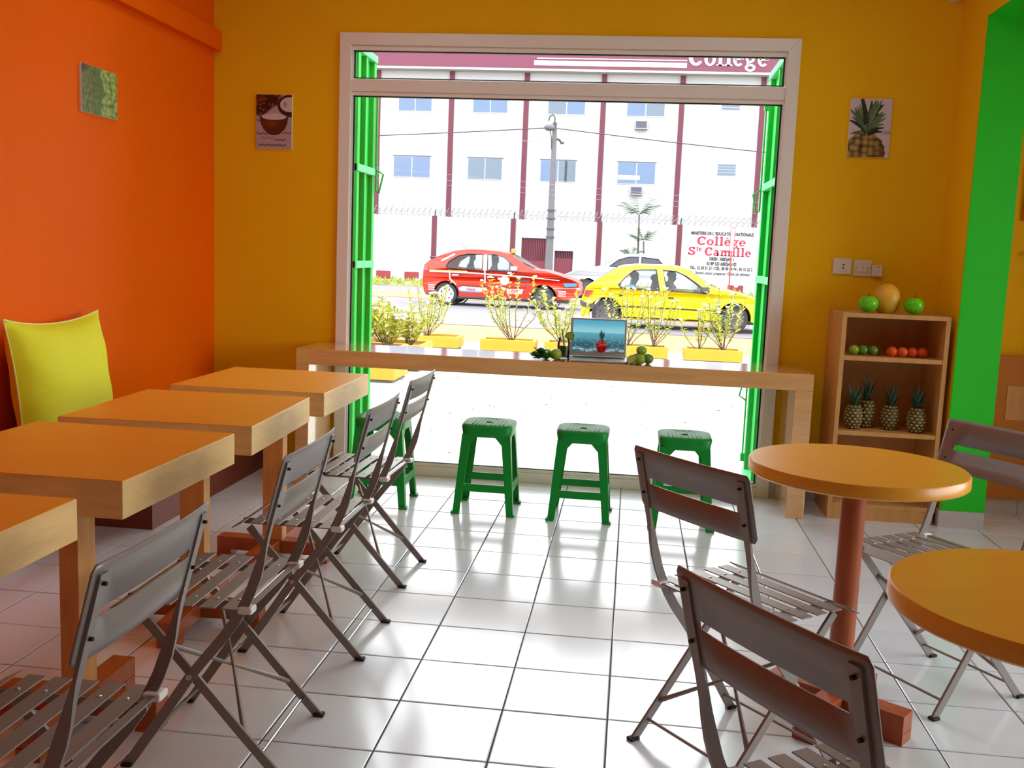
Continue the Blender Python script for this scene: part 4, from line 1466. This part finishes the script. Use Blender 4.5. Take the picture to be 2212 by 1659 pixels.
obj('insulator', MB().tube([(0.12, -0.1, 6.05), (0.24, -0.1, 6.0), (0.33, -0.1, 5.86), (0.42, -0.1, 5.92)], 0.05, 8), 'wire', pl)
def wire(label, pts, r, m, wy=38.4):
    P = []
    for (x0, z0), (x1, z1) in zip(pts[:-1], pts[1:]):
        for k in range(12):
            t = k / 12
            P.append((x0 + (x1 - x0) * t, wy, z0 + (z1 - z0) * t - 0.16 * math.sin(PI * t) * (abs(x1 - x0) > 4)))
    P.append((pts[-1][0], wy, pts[-1][1]))
    tag(obj('overhead_wire', MB().tube(P, r, 5), m), label, 'wire', 'overhead wires')
wire('dark overhead wire hung from the street lamp pole', [(-22, 5.75), (-2.95, 6.67), (16, 5.35)], 0.022, 'wire')
wire('looped thin cable below the dark wire at the pole', [(-7.0, 6.42), (-4.6, 6.10), (-3.0, 6.05)], 0.010, 'wire_pale')
for k, dz in enumerate((0.0, -0.24, -0.46)):
    wire('pale thin overhead wire, %s of the three in front of the school' % ('top', 'middle', 'lowest')[k], [(-22, 5.55 + dz), (16, 3.30 + dz)], 0.007, 'wire_pale', 38.1)

# ------------------------------------------------------------------ palms
def palm(label, x, y, zb, zt, spread, nl, lean=0.0):
    t = thing('young_palm', label, 'palm', (x, y, zb), 0, 'young palms in front of the boundary wall')
    h = zt - zb
    obj('stem', MB().tube([(0, 0, 0), (lean * 0.4, 0, h * 0.5), (lean, 0, h)], [0.055, 0.045, 0.03], 8), 'palm_trunk', t)
    r2 = random.Random(int(x * 100))
    for k in range(nl):
        a = 2 * PI * k / nl + r2.uniform(-0.3, 0.3)
        el = r2.uniform(0.45, 1.4)
        ln = spread * r2.uniform(0.75, 1.1)
        rows = []
        d = Vector((math.cos(a), math.sin(a) * 0.8, 0))
        n_ = Vector((-math.sin(a), math.cos(a), 0))
        mb = MB()
        for s in range(7):
            q = (s + 1) / 7
            c = Vector((lean, 0, h)) + d * (ln * q * math.cos(el)) + Vector((0, 0, ln * q * math.sin(el) - 0.28 * ln * q * q))
            lw = ln * 0.62 * (1 - 0.4 * q)
            for sd in (-1, 1):
                tip = c + n_ * (sd * lw * 0.55) + d * (lw * 0.75) + Vector((0, 0, -0.12 * lw))
                mb.add([tuple(c - d * 0.03), tuple(c + d * 0.10), tuple(tip)], [(0, 1, 2)])
        obj('frond', mb, 'palm_leaf', t, solid=0.004)
    return t
palm('taller young palm in front of the white boundary wall', 1.05, 36.0, 0.0, 3.02, 0.95, 11, -0.05)
palm('short young palm beside the taller one, over the white car', 1.35, 35.8, 0.0, 1.95, 0.75, 10, -0.12)
palm('lowest young palm at the left of the pair', 0.70, 35.6, 0.0, 1.35, 0.60, 8, 0.05)

# red and white post
rp = thing('road_post', 'thin red post with a narrow white board in front of the school sign', 'post', (3.97, 27.4, GZ))
obj('post', MB().tube([(0, 0, 0), (0, 0, 2.30)], 0.022, 8), 'post_red', rp)
obj('board', MB().box(-0.05, 0.05, -0.035, -0.02, 1.72, 2.44), 'letter_white', rp)
obj('board_edge', MB().box(-0.068, 0.068, -0.02, -0.012, 1.70, 2.46), 'post_red', rp)

# ------------------------------------------------------------------ planters with flowering shrubs
def planter(label, x0, x1, y0, y1, h=0.34, gap=False):
    t = thing('planter_box', label, 'planter', (0, 0, 0), 0, 'yellow concrete planters')
    z0, z1 = GZ + 0.03, GZ + h
    w = 0.045
    obj('front_wall', MB().box(x0, x1, y0, y0 + w, z0, z1), 'planter_yellow', t, bevel=0.006)
    obj('back_wall', MB().box(x0, x1, y1 - w, y1, z0, z1), 'planter_yellow', t, bevel=0.006)
    obj('side_wall', MB().box(x0, x0 + w, y0 + w, y1 - w, z0, z1), 'planter_yellow', t, bevel=0.006)
    obj('side_wall', MB().box(x1 - w, x1, y0 + w, y1 - w, z0, z1), 'planter_yellow', t, bevel=0.006)
    obj('base', MB().box(x0 + 0.03, x1 - 0.03, y0 + 0.03, y1 - 0.03, GZ, z0 + 0.04), 'pole_concrete', t)
    obj('soil_bed', MB().box(x0 + w, x1 - w, y0 + w, y1 - w, z0 + 0.05, z1 - 0.04), 'soil', t)
    return z1 - 0.04
def shrub(label, x, y, z, h, ns, seed, leafy=1.0, spread=0.55, fl=1.0):
    r2 = random.Random(seed)
    h *= 0.84
    ns = int(ns * 1.3)
    spread *= 0.9
    t = thing('flowering_shrub', label, 'shrub', (x, y, z), 0, 'flowering shrubs in the planters')
    st_, lf_, l2, fl_ = MB(), MB(), MB(), MB()
    for k in range(ns):
        a = r2.uniform(0, 2 * PI)
        sp = spread * r2.uniform(0.15, 1.0)
        hh = h * r2.uniform(0.55, 1.0)
        p0 = Vector((r2.uniform(-0.03, 0.03), r2.uniform(-0.03, 0.03), 0))
        p1 = Vector((math.cos(a) * sp * 0.55, math.sin(a) * sp * 0.4, hh * 0.45))
        p2 = Vector((math.cos(a) * sp * 0.8, math.sin(a) * sp * 0.6, hh))
        P = [p0, p0.lerp(p1, 0.5) + Vector((r2.uniform(-.02, .02), 0, 0)), p1, p1.lerp(p2, 0.5), p2]
        st_.tube(P, [0.007, 0.006, 0.005, 0.004, 0.003], 5)
        nl = int(24 * leafy * r2.uniform(0.8, 1.2))
        for j in range(nl):
            q = 0.25 + 0.74 * (j / nl) ** 0.8 if leafy < 1.5 else 0.08 + 0.9 * j / nl
            seg = min(3, int(q * 4))
            c = P[seg].lerp(P[seg + 1], q * 4 - seg)
            b = r2.uniform(0, 2 * PI)
            d = Vector((math.cos(b), math.sin(b), r2.uniform(0.1, 0.9))).normalized()
            n_ = d.cross(Vector((0, 0, 1))).normalized()
            ln = r2.uniform(0.05, 0.10)
            w = ln * 0.24
            up_ = n_.cross(d) * (0.15 * ln)
            (lf_ if r2.random() < 0.62 else l2).add([tuple(c), tuple(c + d * ln * 0.5 + n_ * w + up_), tuple(c + d * ln), tuple(c + d * ln * 0.5 - n_ * w + up_)], [(0, 1, 2), (0, 2, 3)])
        if r2.random() < fl:
            fl_.ball(tuple(p2 + Vector((0, 0, 0.015))), (0.027, 0.027, 0.016), 7, 5)
            for j in range(4):
                b = r2.uniform(0, 2 * PI)
                fl_.ball(tuple(p2 + Vector((math.cos(b) * 0.02, math.sin(b) * 0.02, 0.022))), 0.012, 5, 4)
    obj('stems', st_, 'plant_stem', t)
    for m_, mm in ((lf_, 'plant_leaf'), (l2, 'plant_leaf_b')):
        if m_.f:
            o = obj('foliage', m_, mm, t)
            o['kind'] = 'stuff'
    if fl_.f:
        obj('blossoms', fl_, 'flower', t, smooth=True)
# near left planter
zt = planter('long yellow planter closest to the window, behind the bar left end', -2.45, -1.50, 4.50, 5.15, 0.36)
k = 0
for x, y, h, ns, lb in ((-2.25, 4.95, 0.70, 10, 'bushy flowering shrub at the left end of the near planter'), (-1.95, 4.75, 0.62, 10, 'bushy flowering shrub in the middle of the near planter'), (-1.68, 4.95, 0.66, 11, 'dense shrub at the right end of the near planter')):
    shrub(lb, x, y, zt, h, ns, 20 + k, 1.15, 0.50, 0.9)
    k += 1
zt = planter('yellow planter between the near one and the set back one', -2.55, -1.46, 5.60, 6.30, 0.30)
shrub('dense yellowing shrub in the planter behind the near one', -2.0, 5.95, zt, 0.62, 12, 41, 1.3, 0.5, 0.7)
shrub('green shrub at the right end of the planter behind the near one', -1.68, 5.95, zt, 0.55, 10, 42, 1.3, 0.4, 0.7)
zt = planter('yellow planter set back behind the near planter, with a splayed shrub', -2.06, -1.49, 8.25, 8.75, 0.185)
shrub('tall shrub in the set back planter below the red taxi rear wheel', -1.98, 8.45, zt, 1.02, 9, 31, 1.25, 0.75, 1.0)
zt = planter('yellow planter in the middle, below the red taxi front door', -1.17, -0.40, 8.20, 8.62, 0.185)
shrub('tall shrub in the middle planter with two upright stems', -0.75, 8.40, zt, 1.15, 9, 33, 1.15, 0.72, 1.0)
zt = planter('yellow planter mostly hidden behind the juice jar and laptop', -0.27, 0.55, 8.22, 8.64, 0.185)
shrub('shrub in the planter behind the juice jar', -0.05, 8.40, zt, 0.92, 8, 34, 1.4, 0.6, 1.0)
zt = planter('yellow planter right of the laptop behind the pile of limes', 0.62, 1.43, 8.24, 8.66, 0.185)
shrub('shrub at the left of the planter right of the laptop', 0.88, 8.42, zt, 1.05, 8, 35, 1.0, 0.7, 1.0)
shrub('shrub at the right of the planter right of the laptop', 1.22, 8.45, zt, 1.08, 8, 36, 1.0, 0.62, 1.0)
zt = planter('yellow planter at the right, below the yellow taxi front wheel', 1.65, 2.44, 8.26, 8.68, 0.185)
shrub('shrub at the left of the rightmost planter', 1.85, 8.42, zt, 0.80, 5, 37, 0.9, 0.5, 1.0)
shrub('tall shrub at the right of the rightmost planter, over the taxi front wheel', 2.18, 8.48, zt, 1.12, 10, 39, 1.3, 0.5, 1.0)
# scattered pebbles on the patio
pb = MB()
rs = random.Random(3)
for k in range(90):
    x, y = rs.uniform(-1.6, 2.6), rs.uniform(0.6, 8.0)
    s = rs.uniform(0.003, 0.010)
    pb.ball((x, y, GZ + s * 0.3), (s * 1.5, s, s * 0.5), 6, 4)
po = obj('patio_grit', pb, 'soil')
po['kind'] = 'stuff'
tag(po, 'scattered grit and crumbs on the pale patio', 'grit')

# ------------------------------------------------------------------ cars
def car(name, label, sil, marks, windows, wheels, W, belt, roof, paint, loc, rz, rw, glass='car_glass', sill=0.22, under='car_black', cover=('wheel_silver', 'wheel_silver')):
    """sil: rear-bottom .. over the roof .. front-bottom (x, z); marks: (i0, i1, part) glass stretches of the silhouette"""
    t = thing(name, label, 'car', loc, rz)
    xs = [p[0] for p in sil]
    xa, xb = min(xs), max(xs)
    def hw(x, z):
        h = W / 2
        if z > belt:
            h -= 0.19 * min(1.0, (z - belt) / (roof - belt)) ** 1.1
        else:
            h -= 0.05 * ((belt - z) / belt) ** 2
        e = min(x - xa, xb - x)
        if e < 0.7:
            h -= 0.20 * (1 - max(e, 0) / 0.7) ** 2
        return h
    def dens(poly, closed=True, step=0.16):
        out = []
        n = len(poly)
        for i in range(n if closed else n - 1):
            a, b = poly[i], poly[(i + 1) % n]
            L = math.hypot(b[0] - a[0], b[1] - a[1])
            k = max(1, int(L / step))
            for j in range(k):
                out.append((a[0] + (b[0] - a[0]) * j / k, a[1] + (b[1] - a[1]) * j / k))
        if not closed:
            out.append(poly[-1])
        return out
    ra = rw + 0.055
    bottom = []
    for cx in (wheels[1], wheels[0]):
        for k in range(11):
            a = -0.12 + (PI + 0.24) * k / 10
            bottom.append((cx + ra * math.cos(a), max(sill - 0.02, rw + ra * math.sin(a)) if k in (0, 10) else rw + ra * math.sin(a)))
    outer = dens(list(sil) + bottom)
    holes = [dens(w) for w in windows]
    polys = [outer] + holes
    flat = [p for pl_ in polys for p in pl_]
    tris = tessellate_polygon([[Vector((p[0], p[1], 0)) for p in pl_] for pl_ in polys])
    for s in (-1, 1):
        mb = MB()
        mb.add([(p[0], s * hw(*p), p[1]) for p in flat], [tuple(q) for q in tris])
        obj('side_panel', mb, paint, t, solid=0.012)
        for w in windows:
            d = dens(w)
            tr = tessellate_polygon([[Vector((p[0], p[1], 0)) for p in d]])
            mb = MB()
            mb.add([(p[0], s * (hw(*p) - 0.012), p[1]) for p in d], [tuple(q) for q in tr])
            obj('side_window', mb, glass, t)
            # dark rubber surround
            obj('window_seal', MB().tube([(p[0], s * (hw(*p) + 0.002), p[1]) for p in d], 0.013, 4, closed=True), 'car_black', t)
    # skin over the top
    nl = 8
    def strip(i0, i1):
        seg = dens(sil[i0:i1 + 1], closed=False)
        rows = []
        for p in seg:
            h = hw(*p)
            rows.append([(p[0], h * (-1 + 2 * k / nl), p[1] + 0.03 * (1 - (-1 + 2 * k / nl) ** 2) * (1 if p[1] > sill + 0.25 else 0)) for k in range(nl + 1)])
        return MB().grid(rows)
    cur = 0
    for i0, i1, part in sorted(marks):
        if i0 > cur:
            obj('body_shell', strip(cur, i0), paint, t, smooth=35)
        m_ = {'windscreen': glass, 'rear_window': glass, 'bumper': paint}.get(part, paint)
        obj(part, strip(i0, i1), m_, t, smooth=35)
        cur = i1
    if cur < len(sil) - 1:
        obj('body_shell', strip(cur, len(sil) - 1), paint, t, smooth=35)
    obj('floor_pan', MB().box(xa + 0.25, xb - 0.25, -W / 2 + 0.10, W / 2 - 0.10, sill - 0.05, sill + 0.03), under, t)
    for k, cx in enumerate((wheels[0], wheels[1])):
        for s in (-1, 1):
            yc = s * (W / 2 - 0.13)
            w_ = obj('wheel', MB().lathe([(rw * 0.72, -0.09), (rw * 0.95, -0.09), (rw, -0.06), (rw, 0.06), (rw * 0.95, 0.09), (rw * 0.72, 0.09)], 28, (cx, yc, rw), 'y', cap=False), 'tyre', t, smooth=40)
            mb = MB().lathe([(rw * 0.74, s * 0.05), (rw * 0.72, s * 0.088), (rw * 0.2, s * 0.07), (0.0, s * 0.078)], 24, (cx, yc, rw), 'y')
            obj('wheel_cover', mb, cover[k], w_, smooth=40)
            hb = MB()
            for j in range(7):
                a = 2 * PI * j / 7
                hb.ball((cx + rw * 0.46 * math.cos(a), yc + s * 0.082, rw + rw * 0.46 * math.sin(a)), (rw * 0.07, 0.008, rw * 0.07), 6, 4)
            obj('vent_hole', hb, 'car_black', w_)
            obj('arch_liner', MB().lathe([(ra + 0.0, -0.12), (ra + 0.02, 0.10)], 24, (cx, s * (W / 2 - 0.20), rw + 0.01), 'y', cap=False), 'car_black', t)
    # seats
    for x_ in (wheels[0] + 0.55, wheels[0] + 1.45):
        for s in (-0.38, 0.38):
            obj('seat', MB().box(x_ - 0.22, x_ + 0.25, s - 0.24, s + 0.24, sill + 0.03, sill + 0.33), 'car_grey', t, bevel=0.04)
            obj('seat_back', MB().hexa([(x_ - 0.30, s - 0.23, sill + 0.25), (x_ - 0.16, s - 0.23, sill + 0.25), (x_ - 0.16, s + 0.23, sill + 0.25), (x_ - 0.30, s + 0.23, sill + 0.25)],
                                       [(x_ - 0.42, s - 0.19, belt + 0.06), (x_ - 0.33, s - 0.19, belt + 0.06), (x_ - 0.33, s + 0.19, belt + 0.06), (x_ - 0.42, s + 0.19, belt + 0.06)]), 'car_grey', t, bevel=0.03)
    obj('dashboard', MB().box(wheels[1] - 0.75, wheels[1] - 0.35, -W / 2 + 0.15, W / 2 - 0.15, belt - 0.25, belt - 0.02), 'car_grey', t, bevel=0.04)
    def side(x, z, s=-1, off=0.008):
        return (x, s * (hw(x, z) + off), z)
    return t, hw, side
def person(label, loc, shirt, rz=0.0, lean=0.0):
    t = thing('person', label, 'person', loc, rz)
    me = bpy.data.meshes.new('body')
    V_ = [(0, 0, 0.0), (0.0, 0, 0.25), (0.02 + lean, 0, 0.46), (0.04 + lean, 0, 0.56), (0.06 + lean, 0, 0.64), (0.075 + lean, 0, 0.74),
          (0.02 + lean, 0.17, 0.44), (0.10 + lean, 0.22, 0.24), (0.30 + lean, 0.18, 0.22), (0.02 + lean, -0.17, 0.44), (0.10 + lean, -0.22, 0.24), (0.30 + lean, -0.18, 0.22), (0.155 + lean, 0, 0.655)]
    E_ = [(0, 1), (1, 2), (2, 3), (3, 4), (4, 5), (2, 6), (6, 7), (7, 8), (2, 9), (9, 10), (10, 11), (4, 12)]
    Rr = [0.15, 0.14, 0.13, 0.055, 0.085, 0.07, 0.07, 0.055, 0.04, 0.07, 0.055, 0.04, 0.022]
    me.from_pydata(V_, E_, [])
    me.materials.append(MATS[shirt])
    me.materials.append(MATS['skin_dark'])
    o = bpy.data.objects.new('body', me)
    C.objects.link(o)
    o.parent = t
    sk_ = o.modifiers.new('skin', 'SKIN')
    for i, v in enumerate(me.skin_vertices[0].data):
        v.radius = (Rr[i], Rr[i])
        v.use_root = (i == 0)
    o.modifiers.new('sub', 'SUBSURF').levels = 2
    o.modifiers['sub'].render_levels = 2
    dg = bpy.context.evaluated_depsgraph_get()
    m2 = bpy.data.meshes.new_from_object(o.evaluated_get(dg))
    o.modifiers.clear()
    m2.materials.clear()
    m2.materials.append(MATS[shirt])
    m2.materials.append(MATS['skin_dark'])
    for p in m2.polygons:
        p.material_index = 1 if p.center.z > 0.53 else 0
        p.use_smooth = True
    o.data = m2
    obj('hair', MB().ball((0.060 + lean, 0, 0.725), (0.098, 0.092, 0.085), 14, 8, lambda th, ph: 1.0 if ph < 1.7 else 0.9), 'hair_black', t, smooth=True)
    for s in (-1, 1):
        obj('ear', MB().ball((0.07 + lean, s * 0.088, 0.66), (0.02, 0.012, 0.03), 8, 6), 'skin_dark', t, smooth=True)
    return t

# red taxi: silhouette traced in metres from the rear axle, ground at 0
kx = 2.50 / 1280
def rd_(px, py):
    return ((px - 420) * kx, (787 + 0.055 * (px - 420) - py) * kx)
sil = [rd_(*p) for p in ((110, 612), (84, 500), (92, 330), (97, 265), (160, 208), (330, 138), (500, 86), (700, 72), (900, 84), (1100, 108), (1222, 136), (1390, 240), (1560, 348), (1720, 368), (1900, 425), (2070, 488), (2135, 525), (2150, 600), (2148, 690), (2070, 742))]
wins = [[rd_(*p) for p in ((408, 285), (440, 222), (555, 152), (680, 128), (885, 136), (892, 345), (620, 322), (430, 304))],
        [rd_(*p) for p in ((945, 140), (1050, 142), (1165, 182), (1265, 262), (1335, 345), (1340, 368), (960, 345))]]
RED_P = (-2.54, 20.05, GZ)
red, rhw, rside = car('red_taxi', 'red hatchback taxi with white stickers driving past', sil, [(4, 6, 'rear_window'), (10, 12, 'windscreen')], wins, (0.0, 2.50), 1.62, 0.87, 1.38, 'car_red', (-3.80, 20.45, GZ), math.radians(-1.5), 0.285, cover=('wheel_silver', 'steel_wheel'))
def decal(parent, name, sidef, poly, m, kfun, off=0.012):
    P = [kfun(*p) for p in poly]
    mb = MB()
    n = len(P)
    mb.hexa([sidef(p[0], p[1], -1, off) for p in P], [sidef(p[0], p[1], -1, off - 0.006) for p in P])
    return obj(name, mb, m, parent)
decal(red, 'waist_stripe', rside, ((185, 322), (700, 348), (700, 362), (185, 338)), 'amber', rd_)
decal(red, 'waist_stripe', rside, ((185, 338), (700, 362), (1400, 422), (1400, 436), (700, 378), (185, 352)), 'letter_white', rd_)
decal(red, 'waist_stripe', rside, ((1400, 422), (1900, 485), (1900, 493), (1400, 436)), 'letter_white', rd_)
decal(red, 'rub_strip', rside, ((590, 528), (1480, 574), (1480, 582), (590, 538)), 'car_black', rd_)
decal(red, 'door_seam', rside, ((455, 330), (468, 330), (480, 440), (560, 520), (548, 528), (462, 450)), 'kerb_white', rd_)
decal(red, 'door_seam', rside, ((918, 350), (938, 352), (946, 505), (926, 505)), 'kerb_white', rd_)
decal(red, 'door_seam', rside, ((1408, 385), (1413, 385), (1480, 570), (1474, 572)), 'car_black', rd_)
decal(red, 'white_pillar', rside, ((894, 140), (940, 142), (950, 345), (902, 345)), 'letter_white', rd_)
decal(red, 'door_handle', rside, ((497, 385), (590, 392), (588, 408), (500, 404)), 'chrome', rd_, 0.03)
decal(red, 'door_handle', rside, ((962, 422), (1055, 430), (1052, 446), (966, 442)), 'chrome', rd_, 0.03)
cx_, cz_ = rd_(1193, 478)
decal(red, 'round_sticker', rside, [(1193 + 62 * math.cos(a), 478 + 58 * math.sin(a)) for a in [2 * PI * k / 20 for k in range(20)]], 'letter_white', rd_)
decal(red, 'slogan_sticker', rside, ((590, 565), (640, 545), (915, 572), (900, 600), (905, 620), (600, 598)), 'letter_white', rd_)
decal(red, 'slogan_underline', rside, ((605, 600), (885, 622), (880, 636), (615, 616)), 'head_blue', rd_)
decal(red, 'sill_sticker', rside, ((1222, 590), (1440, 596), (1420, 655), (1230, 650)), 'letter_white', rd_)
tx = lettering('sill_letters', 'DY', 0.12, (0, 0, 0), 'letter_red', red, 0.004, 0.006)
q = rside(rd_(1325, 645)[0], rd_(1325, 645)[1], -1, 0.016)
tx.location = q
tx2 = lettering('slogan_letters', 'Chantz', 0.085, (0, 0, 0), 'letter_red', red, 0.004, 0.003, shear=0.3)
tx2.location = rside(rd_(750, 598)[0], rd_(750, 598)[1], -1, 0.016)
for z_ in (0, 28, 56):
    decal(red, 'zebra_mark', rside, ((170, 515 + z_), (265, 520 + z_), (265, 534 + z_), (170, 529 + z_)), 'letter_white', rd_)
    decal(red, 'zebra_mark', rside, ((1890, 622 + z_), (1990, 628 + z_), (1990, 642 + z_), (1890, 636 + z_)), 'letter_white', rd_)
decal(red, 'pillar_letters', rside, ((330, 205), (350, 222), (520, 135), (500, 118)), 'letter_white', rd_)
decal(red, 'tail_lamp', rside, ((95, 265), (140, 275), (185, 335), (100, 330)), 'tail_red', rd_)
decal(red, 'head_lamp', rside, ((1950, 525), (2120, 530), (2115, 572), (1975, 574)), 'head_blue', rd_)
decal(red, 'bumper_line', rside, ((1820, 585), (2140, 592), (2140, 600), (1820, 595)), 'kerb_white', rd_)
decal(red, 'rear_valance', rside, ((112, 610), (262, 618), (262, 660), (140, 652)), 'car_grey', rd_)
decal(red, 'sill_trim', rside, ((600, 672), (1520, 718), (1520, 735), (600, 690)), 'car_grey', rd_)
x_, z_ = rd_(1235, 120)
obj('roof_beacon', MB().box(x_ - 0.05, x_ + 0.05, -0.12, 0.12, z_ - 0.02, z_ + 0.10), 'amber', red, bevel=0.02)
x_, z_ = rd_(1310, 345)
obj('wing_mirror', MB().box(x_ - 0.08, x_ + 0.08, -rhw(x_, z_) - 0.16, -rhw(x_, z_), z_ - 0.02, z_ + 0.09), 'kerb_white', red, bevel=0.02)
x_, z_ = rd_(230, 178)
obj('rear_spoiler', MB().box(x_ - 0.13, x_ + 0.10, -0.55, 0.55, z_ + 0.0, z_ + 0.05), 'car_black', red, bevel=0.015)
x_, z_ = rd_(620, 75)
obj('aerial', MB().tube([(x_, 0, z_), (x_ - 0.16, 0, z_ + 0.12)], 0.006, 5), 'car_black', red)
def in_car(label, base, rz, px, py, kf, shirt, y):
    x_, z_ = kf(px, py)
    R = Matrix.Rotation(rz, 3, 'Z')
    p = R @ Vector((x_ - 0.06, y, z_ - 0.66))
    return person(label, (base[0] + p.x, base[1] + p.y, base[2] + p.z), shirt, rz)
in_car('driver in dark clothes leaning at the wheel of the red taxi', (-3.80, 20.45, GZ), math.radians(-1.5), 1020, 225, rd_, 'shirt_dark', -0.33)
in_car('passenger in the back seat of the red taxi', (-3.80, 20.45, GZ), math.radians(-1.5), 650, 180, rd_, 'shirt_dark', 0.30)

# yellow taxi
ky = 2.50 / 1505
def yl_(px, py):
    return ((px - 375) * ky, (912 + 0.0465 * (px - 375) - py) * ky)
sil = [yl_(*p) for p in ((100, 795), (66, 690), (62, 600), (100, 520), (122, 445), (180, 402), (330, 300), (488, 212), (560, 192), (700, 182), (1000, 190), (1200, 208), (1322, 238), (1480, 350), (1650, 470), (1760, 488), (1900, 520), (2100, 585), (2260, 660), (2330, 730), (2345, 850), (2290, 920))]
wins = [[yl_(*p) for p in ((508, 412), (590, 320), (682, 242), (800, 234), (950, 236), (998, 482), (720, 456), (535, 442))],
        [yl_(*p) for p in ((1022, 240), (1180, 256), (1300, 312), (1430, 402), (1555, 505), (1540, 516), (1100, 484), (1080, 470))]]
YB_P = (0.40, 15.15, GZ)
YRZ = math.radians(-0.5)
yel, yhw, yside = car('yellow_taxi', 'yellow hatchback taxi with passengers, in front of the white car', sil, [(1, 3, 'bumper'), (5, 7, 'rear_window'), (12, 14, 'windscreen')], wins, (0.0, 2.50), 1.66, 0.80, 1.32, 'car_yellow', YB_P, YRZ, 0.272, cover=('steel_wheel', 'steel_wheel'))
decal(yel, 'rub_strip', yside, ((530, 650), (1720, 716), (1715, 732), (530, 668)), 'maroon_dark', yl_)
decal(yel, 'rear_bumper', yside, ((60, 585), (130, 622), (275, 640), (275, 690), (90, 668), (62, 640)), 'car_grey', yl_, 0.03)
decal(yel, 'tail_lamp', yside, ((122, 470), (222, 475), (160, 555), (105, 548)), 'tail_red', yl_)
decal(yel, 'door_handle', yside, ((524, 525), (586, 528), (584, 548), (524, 544)), 'car_black', yl_, 0.02)
decal(yel, 'door_handle', yside, ((1102, 556), (1168, 560), (1166, 580), (1102, 576)), 'car_black', yl_, 0.02)
decal(yel, 'door_seam', yside, ((1000, 490), (1004, 490), (1080, 860), (1074, 860)), 'amber', yl_, 0.010)
decal(yel, 'door_seam', yside, ((1600, 520), (1604, 520), (1650, 880), (1645, 880)), 'amber', yl_, 0.010)
decal(yel, 'fuel_flap', yside, [(362 + 36 * math.cos(a), 452 + 34 * math.sin(a)) for a in [2 * PI * k / 16 for k in range(16)]], 'car_yellow', yl_, 0.011)
decal(yel, 'sill_trim', yside, ((560, 800), (1640, 856), (1640, 866), (560, 812)), 'amber', yl_)
decal(yel, 'front_bumper', yside, ((2120, 690), (2330, 720), (2335, 790), (2120, 770)), 'car_grey', yl_, 0.03)
x_, z_ = yl_(1530, 495)
obj('wing_mirror', MB().box(x_ - 0.09, x_ + 0.07, -yhw(x_, z_) - 0.18, -yhw(x_, z_), z_ - 0.01, z_ + 0.10), 'car_grey', yel, bevel=0.02)
x_, z_ = yl_(1700, 480)
obj('wiper', MB().tube([(x_, -0.5, z_ + 0.03), (x_ - 0.05, 0.2, z_ + 0.06)], 0.015, 5), 'car_black', yel)
in_car('driver of the yellow taxi in dark clothes', YB_P, YRZ, 1135, 340, yl_, 'shirt_dark', -0.30)
in_car('passenger in a pale blue top in the back of the yellow taxi', YB_P, YRZ, 690, 340, yl_, 'shirt_blue', -0.30)
in_car('passenger behind the door pillar of the yellow taxi', YB_P, YRZ, 945, 385, yl_, 'shirt_dark', 0.32)

# white car heading the other way, behind the taxis
def wh_(x, z):
    return (x, z)
sil = [(-0.75, 0.25), (-0.82, 0.55), (-0.80, 0.95), (-0.55, 1.02), (-0.30, 1.08), (0.15, 1.40), (0.55, 1.49), (1.25, 1.48), (1.62, 1.38), (2.10, 1.06), (2.55, 0.98), (3.05, 0.86), (3.35, 0.72), (3.42, 0.5), (3.32, 0.28)]
wins = [[(0.02, 1.06), (0.30, 1.36), (0.85, 1.41), (0.86, 1.06)], [(0.94, 1.06), (0.93, 1.41), (1.25, 1.40), (1.58, 1.30), (1.90, 1.06)]]
wht, whw, wside = car('white_car', 'white car behind the yellow taxi, heading left', sil, [(4, 5, 'rear_window'), (8, 9, 'windscreen')], wins, (0.0, 2.60), 1.72, 1.02, 1.49, 'car_white', (1.98, 28.4, GZ), PI, 0.31, glass='car_glass_dark', cover=('steel_wheel', 'steel_wheel'))
